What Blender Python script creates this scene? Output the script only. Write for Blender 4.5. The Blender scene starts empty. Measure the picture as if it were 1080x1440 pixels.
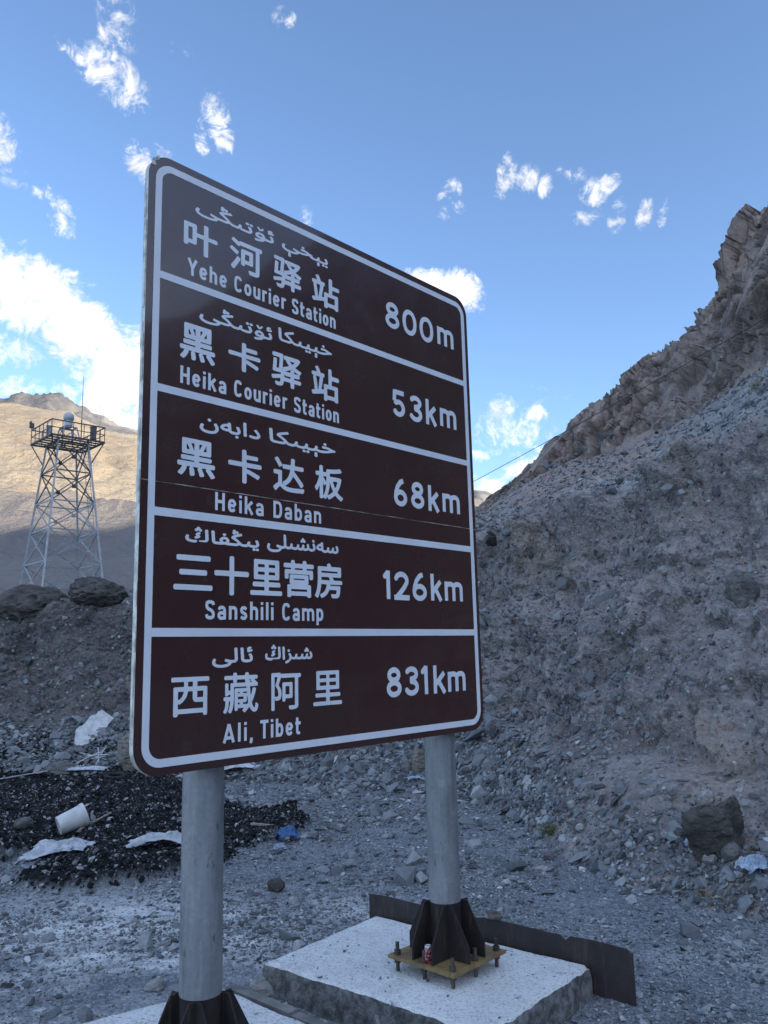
import bpy, bmesh, math, random
import numpy as np
from mathutils import Vector, Matrix
from mathutils.bvhtree import BVHTree

SC = bpy.context.scene
COL = SC.collection
rad = math.radians
RNG = np.random.default_rng(7)
random.seed(7)

# ------------------------------------------------------------------ camera
CAM_H = 2.26
F_PX, PITCH, ROLL = 1139.58, rad(9.7708), rad(-1.41616)      # photo is 1080 x 1440
cr, sr, cp, sp = math.cos(ROLL), math.sin(ROLL), math.cos(PITCH), math.sin(PITCH)
RIGHT = Vector((cr, -sr*sp, sr*cp)); UP = Vector((-sr, -cr*sp, cr*cp)); FWD = Vector((0, cp, sp))
cam = bpy.data.cameras.new('camera')
cam.sensor_fit = 'VERTICAL'; cam.sensor_height = 36.0; cam.sensor_width = 27.0
cam.lens = F_PX/1440*36.0
cam.clip_start = 0.05; cam.clip_end = 9000
cam_o = bpy.data.objects.new('camera', cam); COL.objects.link(cam_o)
M = Matrix((RIGHT, UP, -FWD)).transposed().to_4x4(); M.translation = (0, 0, CAM_H)
cam_o.matrix_world = M
SC.camera = cam_o

def ray(x, y):                     # direction of a photo pixel
    a, b = (x-540)/F_PX, (720-y)/F_PX
    d = RIGHT*a + UP*b + FWD
    return d
def at_y(x, y, Y):                 # point on that direction Y metres ahead
    d = ray(x, y); return Vector((0, 0, CAM_H)) + d*(Y/d.y)
def at_z(x, y, z=0.0):
    d = ray(x, y); return Vector((0, 0, CAM_H)) + d*((z-CAM_H)/d.z)

# ------------------------------------------------------------------ sun, sky, exposure
SUN_EL, SUN_AZ = rad(15.5), rad(122)      # azimuth measured from +Y towards +X
sun = bpy.data.lights.new('sun', 'SUN'); sun.energy = 3.4; sun.angle = rad(0.5); sun.color = (1.0, 0.86, 0.68)
sun_o = bpy.data.objects.new('sun', sun); COL.objects.link(sun_o)
sd = Vector((math.sin(SUN_AZ)*math.cos(SUN_EL), math.cos(SUN_AZ)*math.cos(SUN_EL), math.sin(SUN_EL)))
sun_o.rotation_euler = sd.to_track_quat('Z', 'Y').to_euler(); sun_o.location = sd*50

SC.view_settings.view_transform = 'Standard'; SC.view_settings.look = 'None'
SC.view_settings.exposure = 1.5; SC.view_settings.gamma = 1.0

# small node helper -----------------------------------------------------
class NT:
    def __init__(s, tree): s.t = tree; s.n = tree.nodes; s.l = tree.links
    def new(s, typ, **kw):
        n = s.n.new(typ)
        for k, v in kw.items():
            if k == 'inp':
                for kk, vv in v.items(): s.set(n, kk, vv)
            else: setattr(n, k, v)
        return n
    def set(s, n, k, v):
        sock = n.inputs[k]
        if isinstance(v, bpy.types.NodeSocket): s.l.new(v, sock)
        else: sock.default_value = v
    def math(s, op, a, b=0.0, clamp=False, c=None):
        n = s.new('ShaderNodeMath', operation=op, use_clamp=clamp); s.set(n, 0, a); s.set(n, 1, b)
        if c is not None: s.set(n, 2, c)
        return n.outputs[0]
    def vmath(s, op, a, b):
        n = s.new('ShaderNodeVectorMath', operation=op); s.set(n, 0, a); s.set(n, 1, b)
        return n.outputs['Value'] if op in ('DOT_PRODUCT', 'LENGTH', 'DISTANCE') else n.outputs[0]
    def mix(s, fac, a, b):
        n = s.new('ShaderNodeMix', data_type='RGBA'); s.set(n, 0, fac)
        for i, v in ((6, a), (7, b)):
            s.set(n, i, v if isinstance(v, bpy.types.NodeSocket) else (tuple(v)+(1,))[:4])
        return n.outputs[2]
    def ramp(s, f, lo, hi, a=0.0, b=1.0):
        n = s.new('ShaderNodeMapRange', interpolation_type='SMOOTHSTEP')
        s.set(n, 0, f); s.set(n, 1, lo); s.set(n, 2, hi); s.set(n, 3, a); s.set(n, 4, b)
        return n.outputs[0]
    def noise(s, vec, scale, detail=4, rough=0.55, dist=0.0, out='Fac'):
        n = s.new('ShaderNodeTexNoise'); s.set(n, 'Vector', vec); s.set(n, 'Scale', scale); s.set(n, 'Detail', detail)
        s.set(n, 'Roughness', rough); s.set(n, 'Distortion', dist); return n.outputs[out]
    def voro(s, vec, scale, feature='F1', out='Distance', rnd=1.0):
        n = s.new('ShaderNodeTexVoronoi', feature=feature); s.set(n, 'Vector', vec); s.set(n, 'Scale', scale)
        s.set(n, 'Randomness', rnd); return n.outputs[out]
    def attr(s, name):
        n = s.new('ShaderNodeAttribute'); n.attribute_name = name; return n.outputs['Fac']
    def scale(s, vec, sc):
        n = s.new('ShaderNodeMapping'); s.set(n, 0, vec); n.inputs['Scale'].default_value = sc; return n.outputs[0]

world = bpy.data.worlds.new('World'); SC.world = world; world.use_nodes = True
w = NT(world.node_tree); w.n.clear()
sky = w.new('ShaderNodeTexSky', sky_type='NISHITA', sun_disc=False)
sky.sun_elevation = SUN_EL; sky.sun_rotation = SUN_AZ
sky.altitude = 2500; sky.air_density = 1.0; sky.dust_density = 2.6; sky.ozone_density = 2.4
dirv = w.vmath('NORMALIZE', w.new('ShaderNodeTexCoord').outputs['Generated'], (0, 0, 0))
# clouds of the sky: soft lumps at world directions, broken up by noise
CLOUD, FILL_CLOUD = 3.8, 4.6
CL = [  # x, y (photo), half-length, half-width, turn (deg, clockwise), strength
 (120, 88, 34, 12, 35, .85), (160, 112, 44, 24, 32, 1.25), (168, 22, 22, 34, 0, .62), (150, 55, 10, 24, 10, .6),
 (310, 172, 17, 32, -15, 1.15), (281, 182, 9, 14, 0, .75), (285, 206, 8, 9, 0, .7), (197, 229, 15, 24, -15, .95), (225, 218, 18, 10, 20, .6),
 (-4, 195, 22, 34, 0, 1.1), (20, 240, 22, 18, 0, .6), (88, 310, 15, 24, -10, 1.0), (60, 268, 12, 12, 0, .7), (10, 350, 30, 16, 0, .6),
 (400, 26, 13, 12, 0, .85), (262, 65, 10, 10, 0, .5), (240, 70, 8, 10, 0, .45),
 (45, 420, 85, 42, 25, 1.75), (118, 470, 78, 40, 38, 1.75), (172, 520, 52, 56, 60, 1.75), (160, 575, 46, 30, 20, 1.3), (10, 490, 42, 19, 12, 1.15),
 (110, 500, 62, 14, 28, 1.2), (100, 395, 22, 12, 10, .9), (125, 398, 12, 8, 30, .8), (40, 545, 42, 14, -8, 1.0), (85, 552, 42, 16, 12, 1.0), (0, 400, 50, 30, 0, 1.2),
 (711, 250, 12, 26, 8, .84), (742, 252, 14, 16, 20, .76), (768, 262, 9, 14, 0, .78), (796, 247, 14, 8, 30, .8), (815, 246, 10, 8, 0, .75), (835, 272, 15, 16, -25, .82),
 (856, 258, 14, 10, -30, .9), (828, 304, 18, 10, 0, .78), (867, 306, 10, 22, 10, .78), (906, 299, 9, 18, 5, .84), (933, 300, 6, 18, 10, .6),
 (632, 273, 12, 18, 30, .76), (626, 296, 12, 10, 0, .75), (640, 290, 14, 8, 20, .65),
 (600, 392, 24, 12, 15, 1.1), (636, 408, 36, 24, 25, 1.75), (430, 306, 9, 14, 0, .75),
 (746, 657, 32, 15, -12, 1.5), (720, 690, 40, 12, -30, 1.2), (752, 580, 17, 10, 10, 1.1), (764, 632, 12, 8, 0, 1.0), (700, 690, 50, 14, 10, 1.15), (668, 640, 24, 10, 0, .7), (712, 615, 70, 30, -8, .45), (720, 570, 60, 20, -8, .45),
]
mask = None
for (x, y, ra, rb, ang, st) in CL:
    b = ray(x, y).normalized(); ca, sa = math.cos(rad(ang)), math.sin(rad(ang))
    e1 = (RIGHT*ca - UP*sa); e2 = (RIGHT*sa + UP*ca)
    e1 = (e1 - b*e1.dot(b)).normalized(); e2 = (e2 - b*e2.dot(b)).normalized()
    k = 1.0/(F_PX*math.sqrt(1+((x-540)/F_PX)**2+((720-y)/F_PX)**2))*1.05
    p = w.vmath('DOT_PRODUCT', dirv, tuple(e1/(ra*k*1.5))); q = w.vmath('DOT_PRODUCT', dirv, tuple(e2/(rb*k*1.5)))
    d2 = w.math('ADD', w.math('MULTIPLY', p, p), w.math('MULTIPLY', q, q))
    v = w.math('MULTIPLY_ADD', d2, -st, c=st)
    mask = v if mask is None else w.math('MAXIMUM', mask, v)
mask = w.math('MAXIMUM', mask, 0.0)
warp = w.noise(dirv, 9, 3, .6, 0, 'Color')
nsc = w.new('ShaderNodeVectorMath', operation='SCALE'); w.set(nsc, 0, w.vmath('SUBTRACT', warp, (.5, .5, .5))); w.set(nsc, 'Scale', 0.05)
wv = w.vmath('ADD', dirv, nsc.outputs[0])
fb = w.noise(wv, 30, 10, .66, .6)
fb2 = w.noise(wv, 95, 8, .70, .4)
nz_ = w.math('ADD', w.math('MULTIPLY', w.math('SUBTRACT', fb, .5), 5.0), w.math('MULTIPLY', w.math('SUBTRACT', fb2, .5), 2.3))
dens = w.math('ADD', w.math('MULTIPLY', mask, 1.15), nz_)
dens = w.math('MULTIPLY', w.ramp(dens, .30, 1.75), w.ramp(mask, .02, .45))
# bright bluish cloud added overhead and behind the camera, unseen, to fill the shade
sxyz = w.new('ShaderNodeSeparateXYZ'); w.set(sxyz, 0, dirv)
fill_cov = w.math('MAXIMUM', w.ramp(sxyz.outputs[2], .76, .90), w.ramp(sxyz.outputs[1], .05, -.35))
fill_cloud = w.math('MULTIPLY', w.ramp(w.noise(wv, 2.6, 8, .6, .5), .36, .62), fill_cov)
dens = w.math('MAXIMUM', dens, fill_cloud)
shade = w.ramp(w.noise(wv, 22, 7, .62), .38, .62, .76, 1.0)
cc = w.new('ShaderNodeCombineColor')
for i, kk in enumerate((CLOUD*1.0, CLOUD*1.0, CLOUD*1.01)): w.set(cc, i, w.math('MULTIPLY', shade, kk))
skyc = sky.outputs[0]
cfin = w.mix(fill_cov, cc.outputs[0], (FILL_CLOUD*.74, FILL_CLOUD*.93, FILL_CLOUD*1.28))
col = w.mix(w.math('MULTIPLY', dens, .95), skyc, cfin)
bg = w.new('ShaderNodeBackground'); w.set(bg, 'Color', col); bg.inputs['Strength'].default_value = 0.13
out = w.new('ShaderNodeOutputWorld'); w.l.new(bg.outputs[0], out.inputs[0])

# ------------------------------------------------------------------ helpers: objects
def tag(o, label=None, cat=None, group=None, kind=None):
    if label: o['label'] = label
    if cat: o['category'] = cat
    if group: o['group'] = group
    if kind: o['kind'] = kind
    return o
def empty(name, loc=(0, 0, 0), rz=0.0):
    o = bpy.data.objects.new(name, None); COL.objects.link(o); o.location = loc; o.rotation_euler = (0, 0, rz)
    o.empty_display_size = .1
    return o
def link(name, me, mat=None, parent=None, smooth=False):
    o = bpy.data.objects.new(name, me); COL.objects.link(o)
    if mat is not None: me.materials.append(mat)
    if parent is not None: o.parent = parent
    if smooth: me.polygons.foreach_set('use_smooth', [True]*len(me.polygons))
    return o
def np_mesh(name, V, Fq):
    """mesh from arrays; Fq (n,3) or (n,4)"""
    V = np.asarray(V, dtype=np.float32); Fq = np.asarray(Fq, dtype=np.int32); k = Fq.shape[1]
    me = bpy.data.meshes.new(name); me.vertices.add(len(V)); me.vertices.foreach_set('co', V.ravel())
    me.loops.add(Fq.size); me.loops.foreach_set('vertex_index', Fq.ravel())
    me.polygons.add(len(Fq)); me.polygons.foreach_set('loop_start', np.arange(0, Fq.size, k, dtype=np.int32))
    me.polygons.foreach_set('use_smooth', np.zeros(len(Fq), dtype=bool)); me.update(calc_edges=True); return me
def add_attr(me, name, arr):
    a = me.attributes.new(name, 'FLOAT', 'POINT'); a.data.foreach_set('value', np.asarray(arr, dtype=np.float32))
class MB:
    """collects shapes into one mesh"""
    def __init__(s): s.v = []; s.f = []
    def add(s, vs, fs):
        n = len(s.v); s.v += [tuple(v) for v in vs]; s.f += [tuple(i+n for i in f) for f in fs]; return s
    def box(s, c, size, R=None):
        hx, hy, hz = size[0]/2, size[1]/2, size[2]/2
        vs = [Vector((sx*hx, sy*hy, sz*hz)) for sx in (-1, 1) for sy in (-1, 1) for sz in (-1, 1)]
        if R is not None: vs = [R @ v for v in vs]
        vs = [v+Vector(c) for v in vs]
        return s.add(vs, [(0, 1, 3, 2), (4, 6, 7, 5), (0, 4, 5, 1), (2, 3, 7, 6), (0, 2, 6, 4), (1, 5, 7, 3)])
    def bar(s, a, b, w_, h_=None, up=(0, 0, 1)):
        a, b = Vector(a), Vector(b); d = b-a; L = d.length
        if L < 1e-6: return s
        x = d.normalized(); u = Vector(up); 
        if abs(x.dot(u)) > .98: u = Vector((1, 0, 0))
        y = u.cross(x).normalized(); z = x.cross(y)
        return s.box((a+b)/2, (L, w_, h_ or w_), Matrix((x, y, z)).transposed())
    def tube(s, pts, r, n=12, cap=True, r2=None):
        pts = [Vector(p) for p in pts]; m = len(pts); vs = []; fs = []
        rs = r if isinstance(r, (list, tuple)) else [r]*m
        ref = None
        for i, p in enumerate(pts):
            d = (pts[min(i+1, m-1)]-pts[max(i-1, 0)]).normalized()
            if ref is None: ref = d.orthogonal().normalized()
            ref = (ref-d*ref.dot(d)).normalized(); b = d.cross(ref)
            for k in range(n):
                t = 2*math.pi*k/n; vs.append(p+(ref*math.cos(t)+b*math.sin(t))*rs[i])
        for i in range(m-1):
            for k in range(n):
                fs.append((i*n+k, i*n+(k+1) % n, (i+1)*n+(k+1) % n, (i+1)*n+k))
        if cap: fs.append(tuple(range(n-1, -1, -1))); fs.append(tuple((m-1)*n+k for k in range(n)))
        return s.add(vs, fs)
    def lathe(s, prof, n=32, c=(0, 0, 0)):
        vs = []; fs = []; m = len(prof)
        for r, z in prof:
            for k in range(n):
                t = 2*math.pi*k/n; vs.append((c[0]+r*math.cos(t), c[1]+r*math.sin(t), c[2]+z))
        for i in range(m-1):
            for k in range(n): fs.append((i*n+k, i*n+(k+1) % n, (i+1)*n+(k+1) % n, (i+1)*n+k))
        fs.append(tuple(range(n-1, -1, -1))); fs.append(tuple((m-1)*n+k for k in range(n)))
        return s.add(vs, fs)
    def prism(s, poly, a, ax):          # 2D polygon in two axes, extruded along vector
        pass
    def build(s, name, mat, parent=None, smooth=False, bevel=0.0):
        me = bpy.data.meshes.new(name); me.from_pydata([tuple(v) for v in s.v], [], s.f); me.update()
        bm = bmesh.new(); bm.from_mesh(me); bmesh.ops.recalc_face_normals(bm, faces=bm.faces)
        if bevel:
            es = [e for e in bm.edges if len(e.link_faces) == 2 and e.calc_face_angle() > .5]
            bmesh.ops.bevel(bm, geom=es, offset=bevel, segments=2, affect='EDGES', profile=.6)
        bm.to_mesh(me); bm.free()
        o = link(name, me, mat, parent)
        if smooth:
            me.polygons.foreach_set('use_smooth', [True]*len(me.polygons))
            me.set_sharp_from_angle(angle=rad(40))
        return o

# ------------------------------------------------------------------ numpy noise
def _hash(ix, iy, iz, seed):
    h = (ix.astype(np.uint32)*np.uint32(374761393) + iy.astype(np.uint32)*np.uint32(668265263)
         + iz.astype(np.uint32)*np.uint32(2147483647) + np.uint32((seed*974634777) & 0xffffffff))
    h = (h ^ (h >> np.uint32(13)))*np.uint32(1274126177); h = h ^ (h >> np.uint32(16))
    h = h*np.uint32(2246822519); h = h ^ (h >> np.uint32(15))
    return h.astype(np.float64)/4294967295.0
def vnoise(P, seed=0):
    i = np.floor(P).astype(np.int64); f = P-i; u = f*f*f*(f*(f*6-15)+10); r = 0
    for dx in (0, 1):
        wx = u[:, 0] if dx else 1-u[:, 0]
        for dy in (0, 1):
            wy = u[:, 1] if dy else 1-u[:, 1]
            for dz in (0, 1):
                wz = u[:, 2] if dz else 1-u[:, 2]
                r = r + wx*wy*wz*_hash(i[:, 0]+dx, i[:, 1]+dy, i[:, 2]+dz, seed)
    return r*2-1
def fbm(P, scale, octaves=4, gain=.5, seed=0, ridged=False):
    r = np.zeros(len(P)); a = 1.0; s = scale; tot = 0
    for o in range(octaves):
        v = vnoise(P*s+o*17.3, seed+o)
        r += a*((1-2*np.abs(v)) if ridged else v); tot += a; a *= gain; s *= 2.03
    return r/tot
def cells(P, scale, seed=0):
    """cellular noise: F1, F2-F1 and a random value per cell"""
    Q = P*scale; i = np.floor(Q).astype(np.int64); f1 = np.full(len(P), 9.0); f2 = f1.copy(); rv = np.zeros(len(P))
    for dx in (-1, 0, 1):
        for dy in (-1, 0, 1):
            for dz in (-1, 0, 1):
                a, b, c = i[:, 0]+dx, i[:, 1]+dy, i[:, 2]+dz
                d = np.sqrt((a+_hash(a, b, c, seed)-Q[:, 0])**2+(b+_hash(a, b, c, seed+1)-Q[:, 1])**2+(c+_hash(a, b, c, seed+2)-Q[:, 2])**2)
                h = _hash(a, b, c, seed+3); near = d < f1
                f2 = np.where(near, f1, np.minimum(f2, d)); rv = np.where(near, h, rv); f1 = np.where(near, d, f1)
    return f1, f2-f1, rv
def facets(P, scale, seed=0):
    """F2-F1, random value and a random tilt per cell: broken rock faces"""
    Q = P*scale; i = np.floor(Q).astype(np.int64); n = len(P); f1 = np.full(n, 9.0); f2 = f1.copy(); rv = np.zeros(n); off = np.zeros((n, 3)); rd = np.zeros((n, 3))
    for dx in (-1, 0, 1):
        for dy in (-1, 0, 1):
            for dz in (-1, 0, 1):
                a, b, c = i[:, 0]+dx, i[:, 1]+dy, i[:, 2]+dz
                o = np.stack([Q[:, 0]-a-_hash(a, b, c, seed), Q[:, 1]-b-_hash(a, b, c, seed+1), Q[:, 2]-c-_hash(a, b, c, seed+2)], 1)
                d = np.sqrt((o*o).sum(1)); near = d < f1
                f2 = np.where(near, f1, np.minimum(f2, d)); f1 = np.where(near, d, f1); rv = np.where(near, _hash(a, b, c, seed+3), rv)
                off = np.where(near[:, None], o, off)
                rd = np.where(near[:, None], np.stack([_hash(a, b, c, seed+4), _hash(a, b, c, seed+5), _hash(a, b, c, seed+6)], 1)*2-1, rd)
    return f2-f1, rv, (off*rd).sum(1)
def sstep(x, a, b):
    t = np.clip((x-a)/(b-a), 0, 1); return t*t*(3-2*t)

# ------------------------------------------------------------------ materials
def material(name):
    m = bpy.data.materials.new(name); m.use_nodes = True; t = NT(m.node_tree); t.n.clear()
    o = t.new('ShaderNodeOutputMaterial'); b = t.new('ShaderNodeBsdfPrincipled'); t.l.new(b.outputs[0], o.inputs[0])
    t.b = b; return m, t
def bump(t, h, dist, strength=1.0):
    n = t.new('ShaderNodeBump'); t.set(n, 'Height', h); n.inputs['Distance'].default_value = dist; n.inputs['Strength'].default_value = strength
    t.l.new(n.outputs[0], t.b.inputs['Normal'])
def objco(t): return t.new('ShaderNodeTexCoord').outputs['Object']

def mat_simple(name, col, rough=.6, metal=0.0, var=.25, vscale=8, spec=.5, bmp=0.0, bscale=40):
    m, t = material(name); c = objco(t)
    f = t.noise(c, vscale, 5, .6)
    lo = tuple(x*(1-var) for x in col); hi = tuple(min(1, x*(1+var)) for x in col)
    t.set(t.b, 'Base Color', t.mix(t.ramp(f, .3, .7), lo, hi)); t.b.inputs['Roughness'].default_value = rough
    t.b.inputs['Metallic'].default_value = metal; t.b.inputs['Specular IOR Level'].default_value = spec
    if bmp: bump(t, t.noise(c, bscale, 5, .65), bmp)
    return m

def mat_ground():
    m, t = material('gravel_ground'); c = objco(t)
    big = t.noise(c, .35, 5, .6); mid = t.noise(c, 2.2, 5, .65)
    f1 = t.voro(c, 26, 'F1', 'Color'); f2 = t.voro(c, 70, 'F1', 'Color')
    sep = t.new('ShaderNodeSeparateColor'); t.set(sep, 0, f1); sep2 = t.new('ShaderNodeSeparateColor'); t.set(sep2, 0, f2)
    base = t.mix(t.ramp(big, .3, .7), (0.122, 0.130, 0.146), (0.172, 0.184, 0.200))
    base = t.mix(t.math('MULTIPLY', t.ramp(mid, .42, .75), .6), base, (0.228, 0.237, 0.246))
    base = t.mix(t.math('MULTIPLY', t.ramp(sep.outputs[0], .55, 1.0), .55), base, (0.317, 0.341, 0.373))
    base = t.mix(t.math('MULTIPLY', t.ramp(sep2.outputs[1], .6, 1.0), .55), base, (0.358, 0.385, 0.413))
    base = t.mix(t.math('MULTIPLY', t.ramp(sep2.outputs[0], .6, 1.0), .5), base, (0.061, 0.066, 0.076))
    dust = t.math('MULTIPLY', t.attr('dust'), t.ramp(t.noise(c, 9, 6, .7), .25, .62))
    base = t.mix(dust, base, (.62, .62, .61))
    dark = t.attr('dark')
    dk = t.mix(t.ramp(sep2.outputs[2], .80, .97), (.012, .012, .013), (.14, .14, .145))
    base = t.mix(dark, base, dk)
    t.set(t.b, 'Base Color', base); t.b.inputs['Roughness'].default_value = .92; t.b.inputs['Specular IOR Level'].default_value = .25
    h = t.math('ADD', t.math('MULTIPLY', t.voro(c, 26), -1.0), t.math('MULTIPLY', t.voro(c, 70), -.45))
    h = t.math('ADD', h, t.math('MULTIPLY', t.noise(c, 9, 8, .7), .8))
    bump(t, h, .018)
    return m
def mat_hill():
    m, t = material('hill_rock_and_scree'); c = objco(t)
    big = t.noise(c, .16, 5, .62); mid = t.noise(c, .9, 6, .65); fine = t.noise(c, 7, 7, .72)
    v1 = t.new('ShaderNodeSeparateColor'); t.set(v1, 0, t.voro(c, 9, 'F1', 'Color'))
    v2 = t.new('ShaderNodeSeparateColor'); t.set(v2, 0, t.voro(c, 26, 'F1', 'Color'))
    # cut bank / talus: grey-brown
    cut = t.mix(t.ramp(big, .35, .65), (0.226, 0.199, 0.197), (0.358, 0.316, 0.306))
    cut = t.mix(t.math('MULTIPLY', t.ramp(mid, .45, .75), .55), cut, (0.506, 0.441, 0.422))
    cut = t.mix(t.math('MULTIPLY', t.ramp(fine, .55, .35), .5), cut, (0.133, 0.119, 0.120))
    cut = t.mix(t.math('MULTIPLY', t.ramp(t.noise(c, .42, 4, .55), .50, .66), .75), cut, (0.356, 0.285, 0.229))
    cut = t.mix(t.math('MULTIPLY', t.ramp(t.noise(t.scale(c, (.35, .35, 2.2)), 1.1, 5, .6), .46, .62), .5), cut, (.115, .102, .092))
    cut = t.mix(t.math('MULTIPLY', t.ramp(t.noise(c, 2.6, 6, .7), .46, .34), .65), cut, (.05, .047, .046))
    # scree: bluish grey gravel with reddish streaks
    scr = t.mix(t.ramp(mid, .3, .7), (0.201, 0.196, 0.193), (0.298, 0.289, 0.280))
    red = t.math('MULTIPLY', t.attr('red'), t.ramp(t.noise(c, .25, 5, .6), .30, .62))
    scr = t.mix(red, scr, (0.32, 0.225, 0.185))
    scr = t.mix(t.math('MULTIPLY', t.ramp(v1.outputs[0], .55, 1), .4), scr, (0.455, 0.438, 0.429))
    scr = t.mix(t.math('MULTIPLY', t.ramp(fine, .5, .3), .4), scr, (0.105, 0.100, 0.096))
    # cliff: pinkish grey-brown, stained, with crack shadows painted dark
    clf = t.mix(t.ramp(t.noise(t.scale(c, (1.0, 1.0, 0.35)), .8, 7, .65), .3, .7), (.125, .097, .085), (.42, .335, .29))
    clf = t.mix(t.math('MULTIPLY', t.ramp(t.noise(c, .22, 4, .6), .45, .7), .5), clf, (0.473, 0.333, 0.254))
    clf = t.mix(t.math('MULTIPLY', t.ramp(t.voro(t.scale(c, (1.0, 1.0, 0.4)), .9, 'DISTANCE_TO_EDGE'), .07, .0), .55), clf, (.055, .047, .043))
    clf = t.mix(t.math('MULTIPLY', t.ramp(fine, .52, .3), .55), clf, (0.123, 0.105, 0.096))
    base = t.mix(t.attr('scree'), cut, scr)
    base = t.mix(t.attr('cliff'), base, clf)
    base = t.mix(t.math('MULTIPLY', t.ramp(v2.outputs[0], .7, 1.0), t.math('MULTIPLY', t.math('SUBTRACT', 1.0, t.attr('cliff')), .45)), base, (0.420, 0.411, 0.403))
    base = t.mix(t.math('MULTIPLY', t.attr('soil'), t.ramp(t.noise(c, .7, 5, .6), .2, .6, .35, .7)), base, (.085, .082, .078))
    base = t.mix(t.attr('black'), base, (.013, .0145, .0135))
    t.set(t.b, 'Base Color', base); t.b.inputs['Roughness'].default_value = .93; t.b.inputs['Specular IOR Level'].default_value = .2
    h = t.math('ADD', t.math('MULTIPLY', fine, 1.2), t.math('MULTIPLY', t.voro(c, 9), -.6))
    h = t.math('ADD', h, t.math('MULTIPLY', t.voro(c, 26), -.35))
    bump(t, h, .07)
    return m
def mat_gravel():
    m, t = material('loose_stone'); r = t.attr('rnd'); c = objco(t)
    n = t.new('ShaderNodeValToRGB'); t.set(n, 0, r); e = n.color_ramp.elements
    e[0].position = 0; e[0].color = (.03, .03, .032, 1); e[1].position = 1; e[1].color = (.70, .69, .67, 1)
    for p, cc_ in ((.3, (.122, .130, .142)), (.6, (.205, .217, .228)), (.82, (.325, .335, .342)), (.94, (.50, .51, .51))):
        x = e.new(p); x.color = cc_+(1,)
    f = t.noise(c, 30, 5, .65)
    t.set(t.b, 'Base Color', t.mix(t.ramp(f, .35, .75, 0, .5), n.outputs[0], (.12, .12, .12)))
    t.b.inputs['Roughness'].default_value = .85; t.b.inputs['Specular IOR Level'].default_value = .3
    bump(t, f, .008)
    return m
def mat_rubble():
    m, t = material('dark_heap_stone'); r = t.attr('rnd')
    n = t.new('ShaderNodeValToRGB'); t.set(n, 0, r); e = n.color_ramp.elements
    e[0].position = 0; e[0].color = (.007, .007, .008, 1); e[1].position = 1; e[1].color = (.45, .44, .43, 1)
    for q, c_ in ((.08, .016), (.16, .035), (.35, .15), (.7, .27)): x = e.new(q); x.color = (c_, c_, c_*1.02, 1)
    t.set(t.b, 'Base Color', n.outputs[0]); t.b.inputs['Roughness'].default_value = .85; t.b.inputs['Specular IOR Level'].default_value = .25
    return m
def mat_boulder(name, a, b, dirt=(.05, .047, .045), sc=3.0):
    m, t = material(name); c = objco(t)
    f = t.noise(c, sc, 7, .68); g = t.noise(t.scale(c, (1, 1, 3)), sc*2.2, 5, .6)
    base = t.mix(t.ramp(f, .3, .7), a, b); base = t.mix(t.math('MULTIPLY', t.ramp(g, .52, .36), .7), base, dirt)
    t.set(t.b, 'Base Color', base); t.b.inputs['Roughness'].default_value = .9; t.b.inputs['Specular IOR Level'].default_value = .25
    bump(t, t.math('ADD', t.noise(c, sc*6, 7, .7), g), .05)
    return m
def mat_concrete(name, top):
    m, t = material(name); c = objco(t)
    f = t.noise(c, 3, 6, .6); g = t.noise(c, 60, 6, .72); v = t.voro(c, 55)
    base = t.mix(t.ramp(f, .3, .7), tuple(x*.88 for x in top), top)
    base = t.mix(t.math('MULTIPLY', t.ramp(g, .50, .38), .55), base, (.20, .195, .19))
    base = t.mix(t.math('MULTIPLY', t.ramp(t.noise(c, 22, 4, .5), .66, .74), .8), base, (.05, .05, .05))
    base = t.mix(t.math('MULTIPLY', t.ramp(t.noise(c, 2.1, 6, .68), .54, .72), .45), base, (.34, .325, .30))
    base = t.mix(t.math('MULTIPLY', t.ramp(t.noise(c, 7, 5, .7), .60, .70), .45), base, (.22, .21, .195))
    # rough sides, darker than the top
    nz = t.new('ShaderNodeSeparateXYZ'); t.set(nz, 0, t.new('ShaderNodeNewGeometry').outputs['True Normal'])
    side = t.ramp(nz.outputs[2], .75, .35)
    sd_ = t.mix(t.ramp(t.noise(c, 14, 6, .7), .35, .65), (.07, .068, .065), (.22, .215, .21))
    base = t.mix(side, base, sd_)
    t.set(t.b, 'Base Color', base); t.b.inputs['Roughness'].default_value = .9; t.b.inputs['Specular IOR Level'].default_value = .25
    bump(t, t.math('ADD', g, t.math('MULTIPLY', v, -.5)), .012)
    return m
def mat_galv(name='galvanised_steel'):
    m, t = material(name); c = objco(t)
    f = t.noise(t.scale(c, (1, 1, .12)), 16, 6, .65); g = t.noise(c, 5, 5, .6); s = t.noise(t.scale(c, (1, 1, .35)), 42, 3, .5)
    base = t.mix(t.ramp(f, .3, .7), (.21, .22, .23), (.33, .34, .35))
    base = t.mix(t.math('MULTIPLY', t.ramp(g, .50, .68), .5), base, (.40, .41, .42))
    sp_ = t.new('ShaderNodeSeparateColor'); t.set(sp_, 0, t.voro(c, 55, 'F1', 'Color')); base = t.mix(t.math('MULTIPLY', sp_.outputs[0], .22), base, (.13, .135, .14))
    base = t.mix(t.math('MULTIPLY', t.ramp(t.noise(t.scale(c, (9, 9, .5)), 2.2, 5, .7), .56, .72), .40), base, (.14, .14, .145))
    sep = t.math('MULTIPLY', t.ramp(s, .62, .70), t.ramp(t.noise(c, 3.1, 3, .5), .44, .58))
    base = t.mix(t.math('MULTIPLY', sep, .8), base, (.10, .095, .09))
    t.set(t.b, 'Base Color', base); t.b.inputs['Metallic'].default_value = .55
    t.set(t.b, 'Roughness', t.ramp(f, .2, .8, .42, .62))
    bump(t, t.noise(c, 35, 4, .6), .002)
    return m
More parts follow.
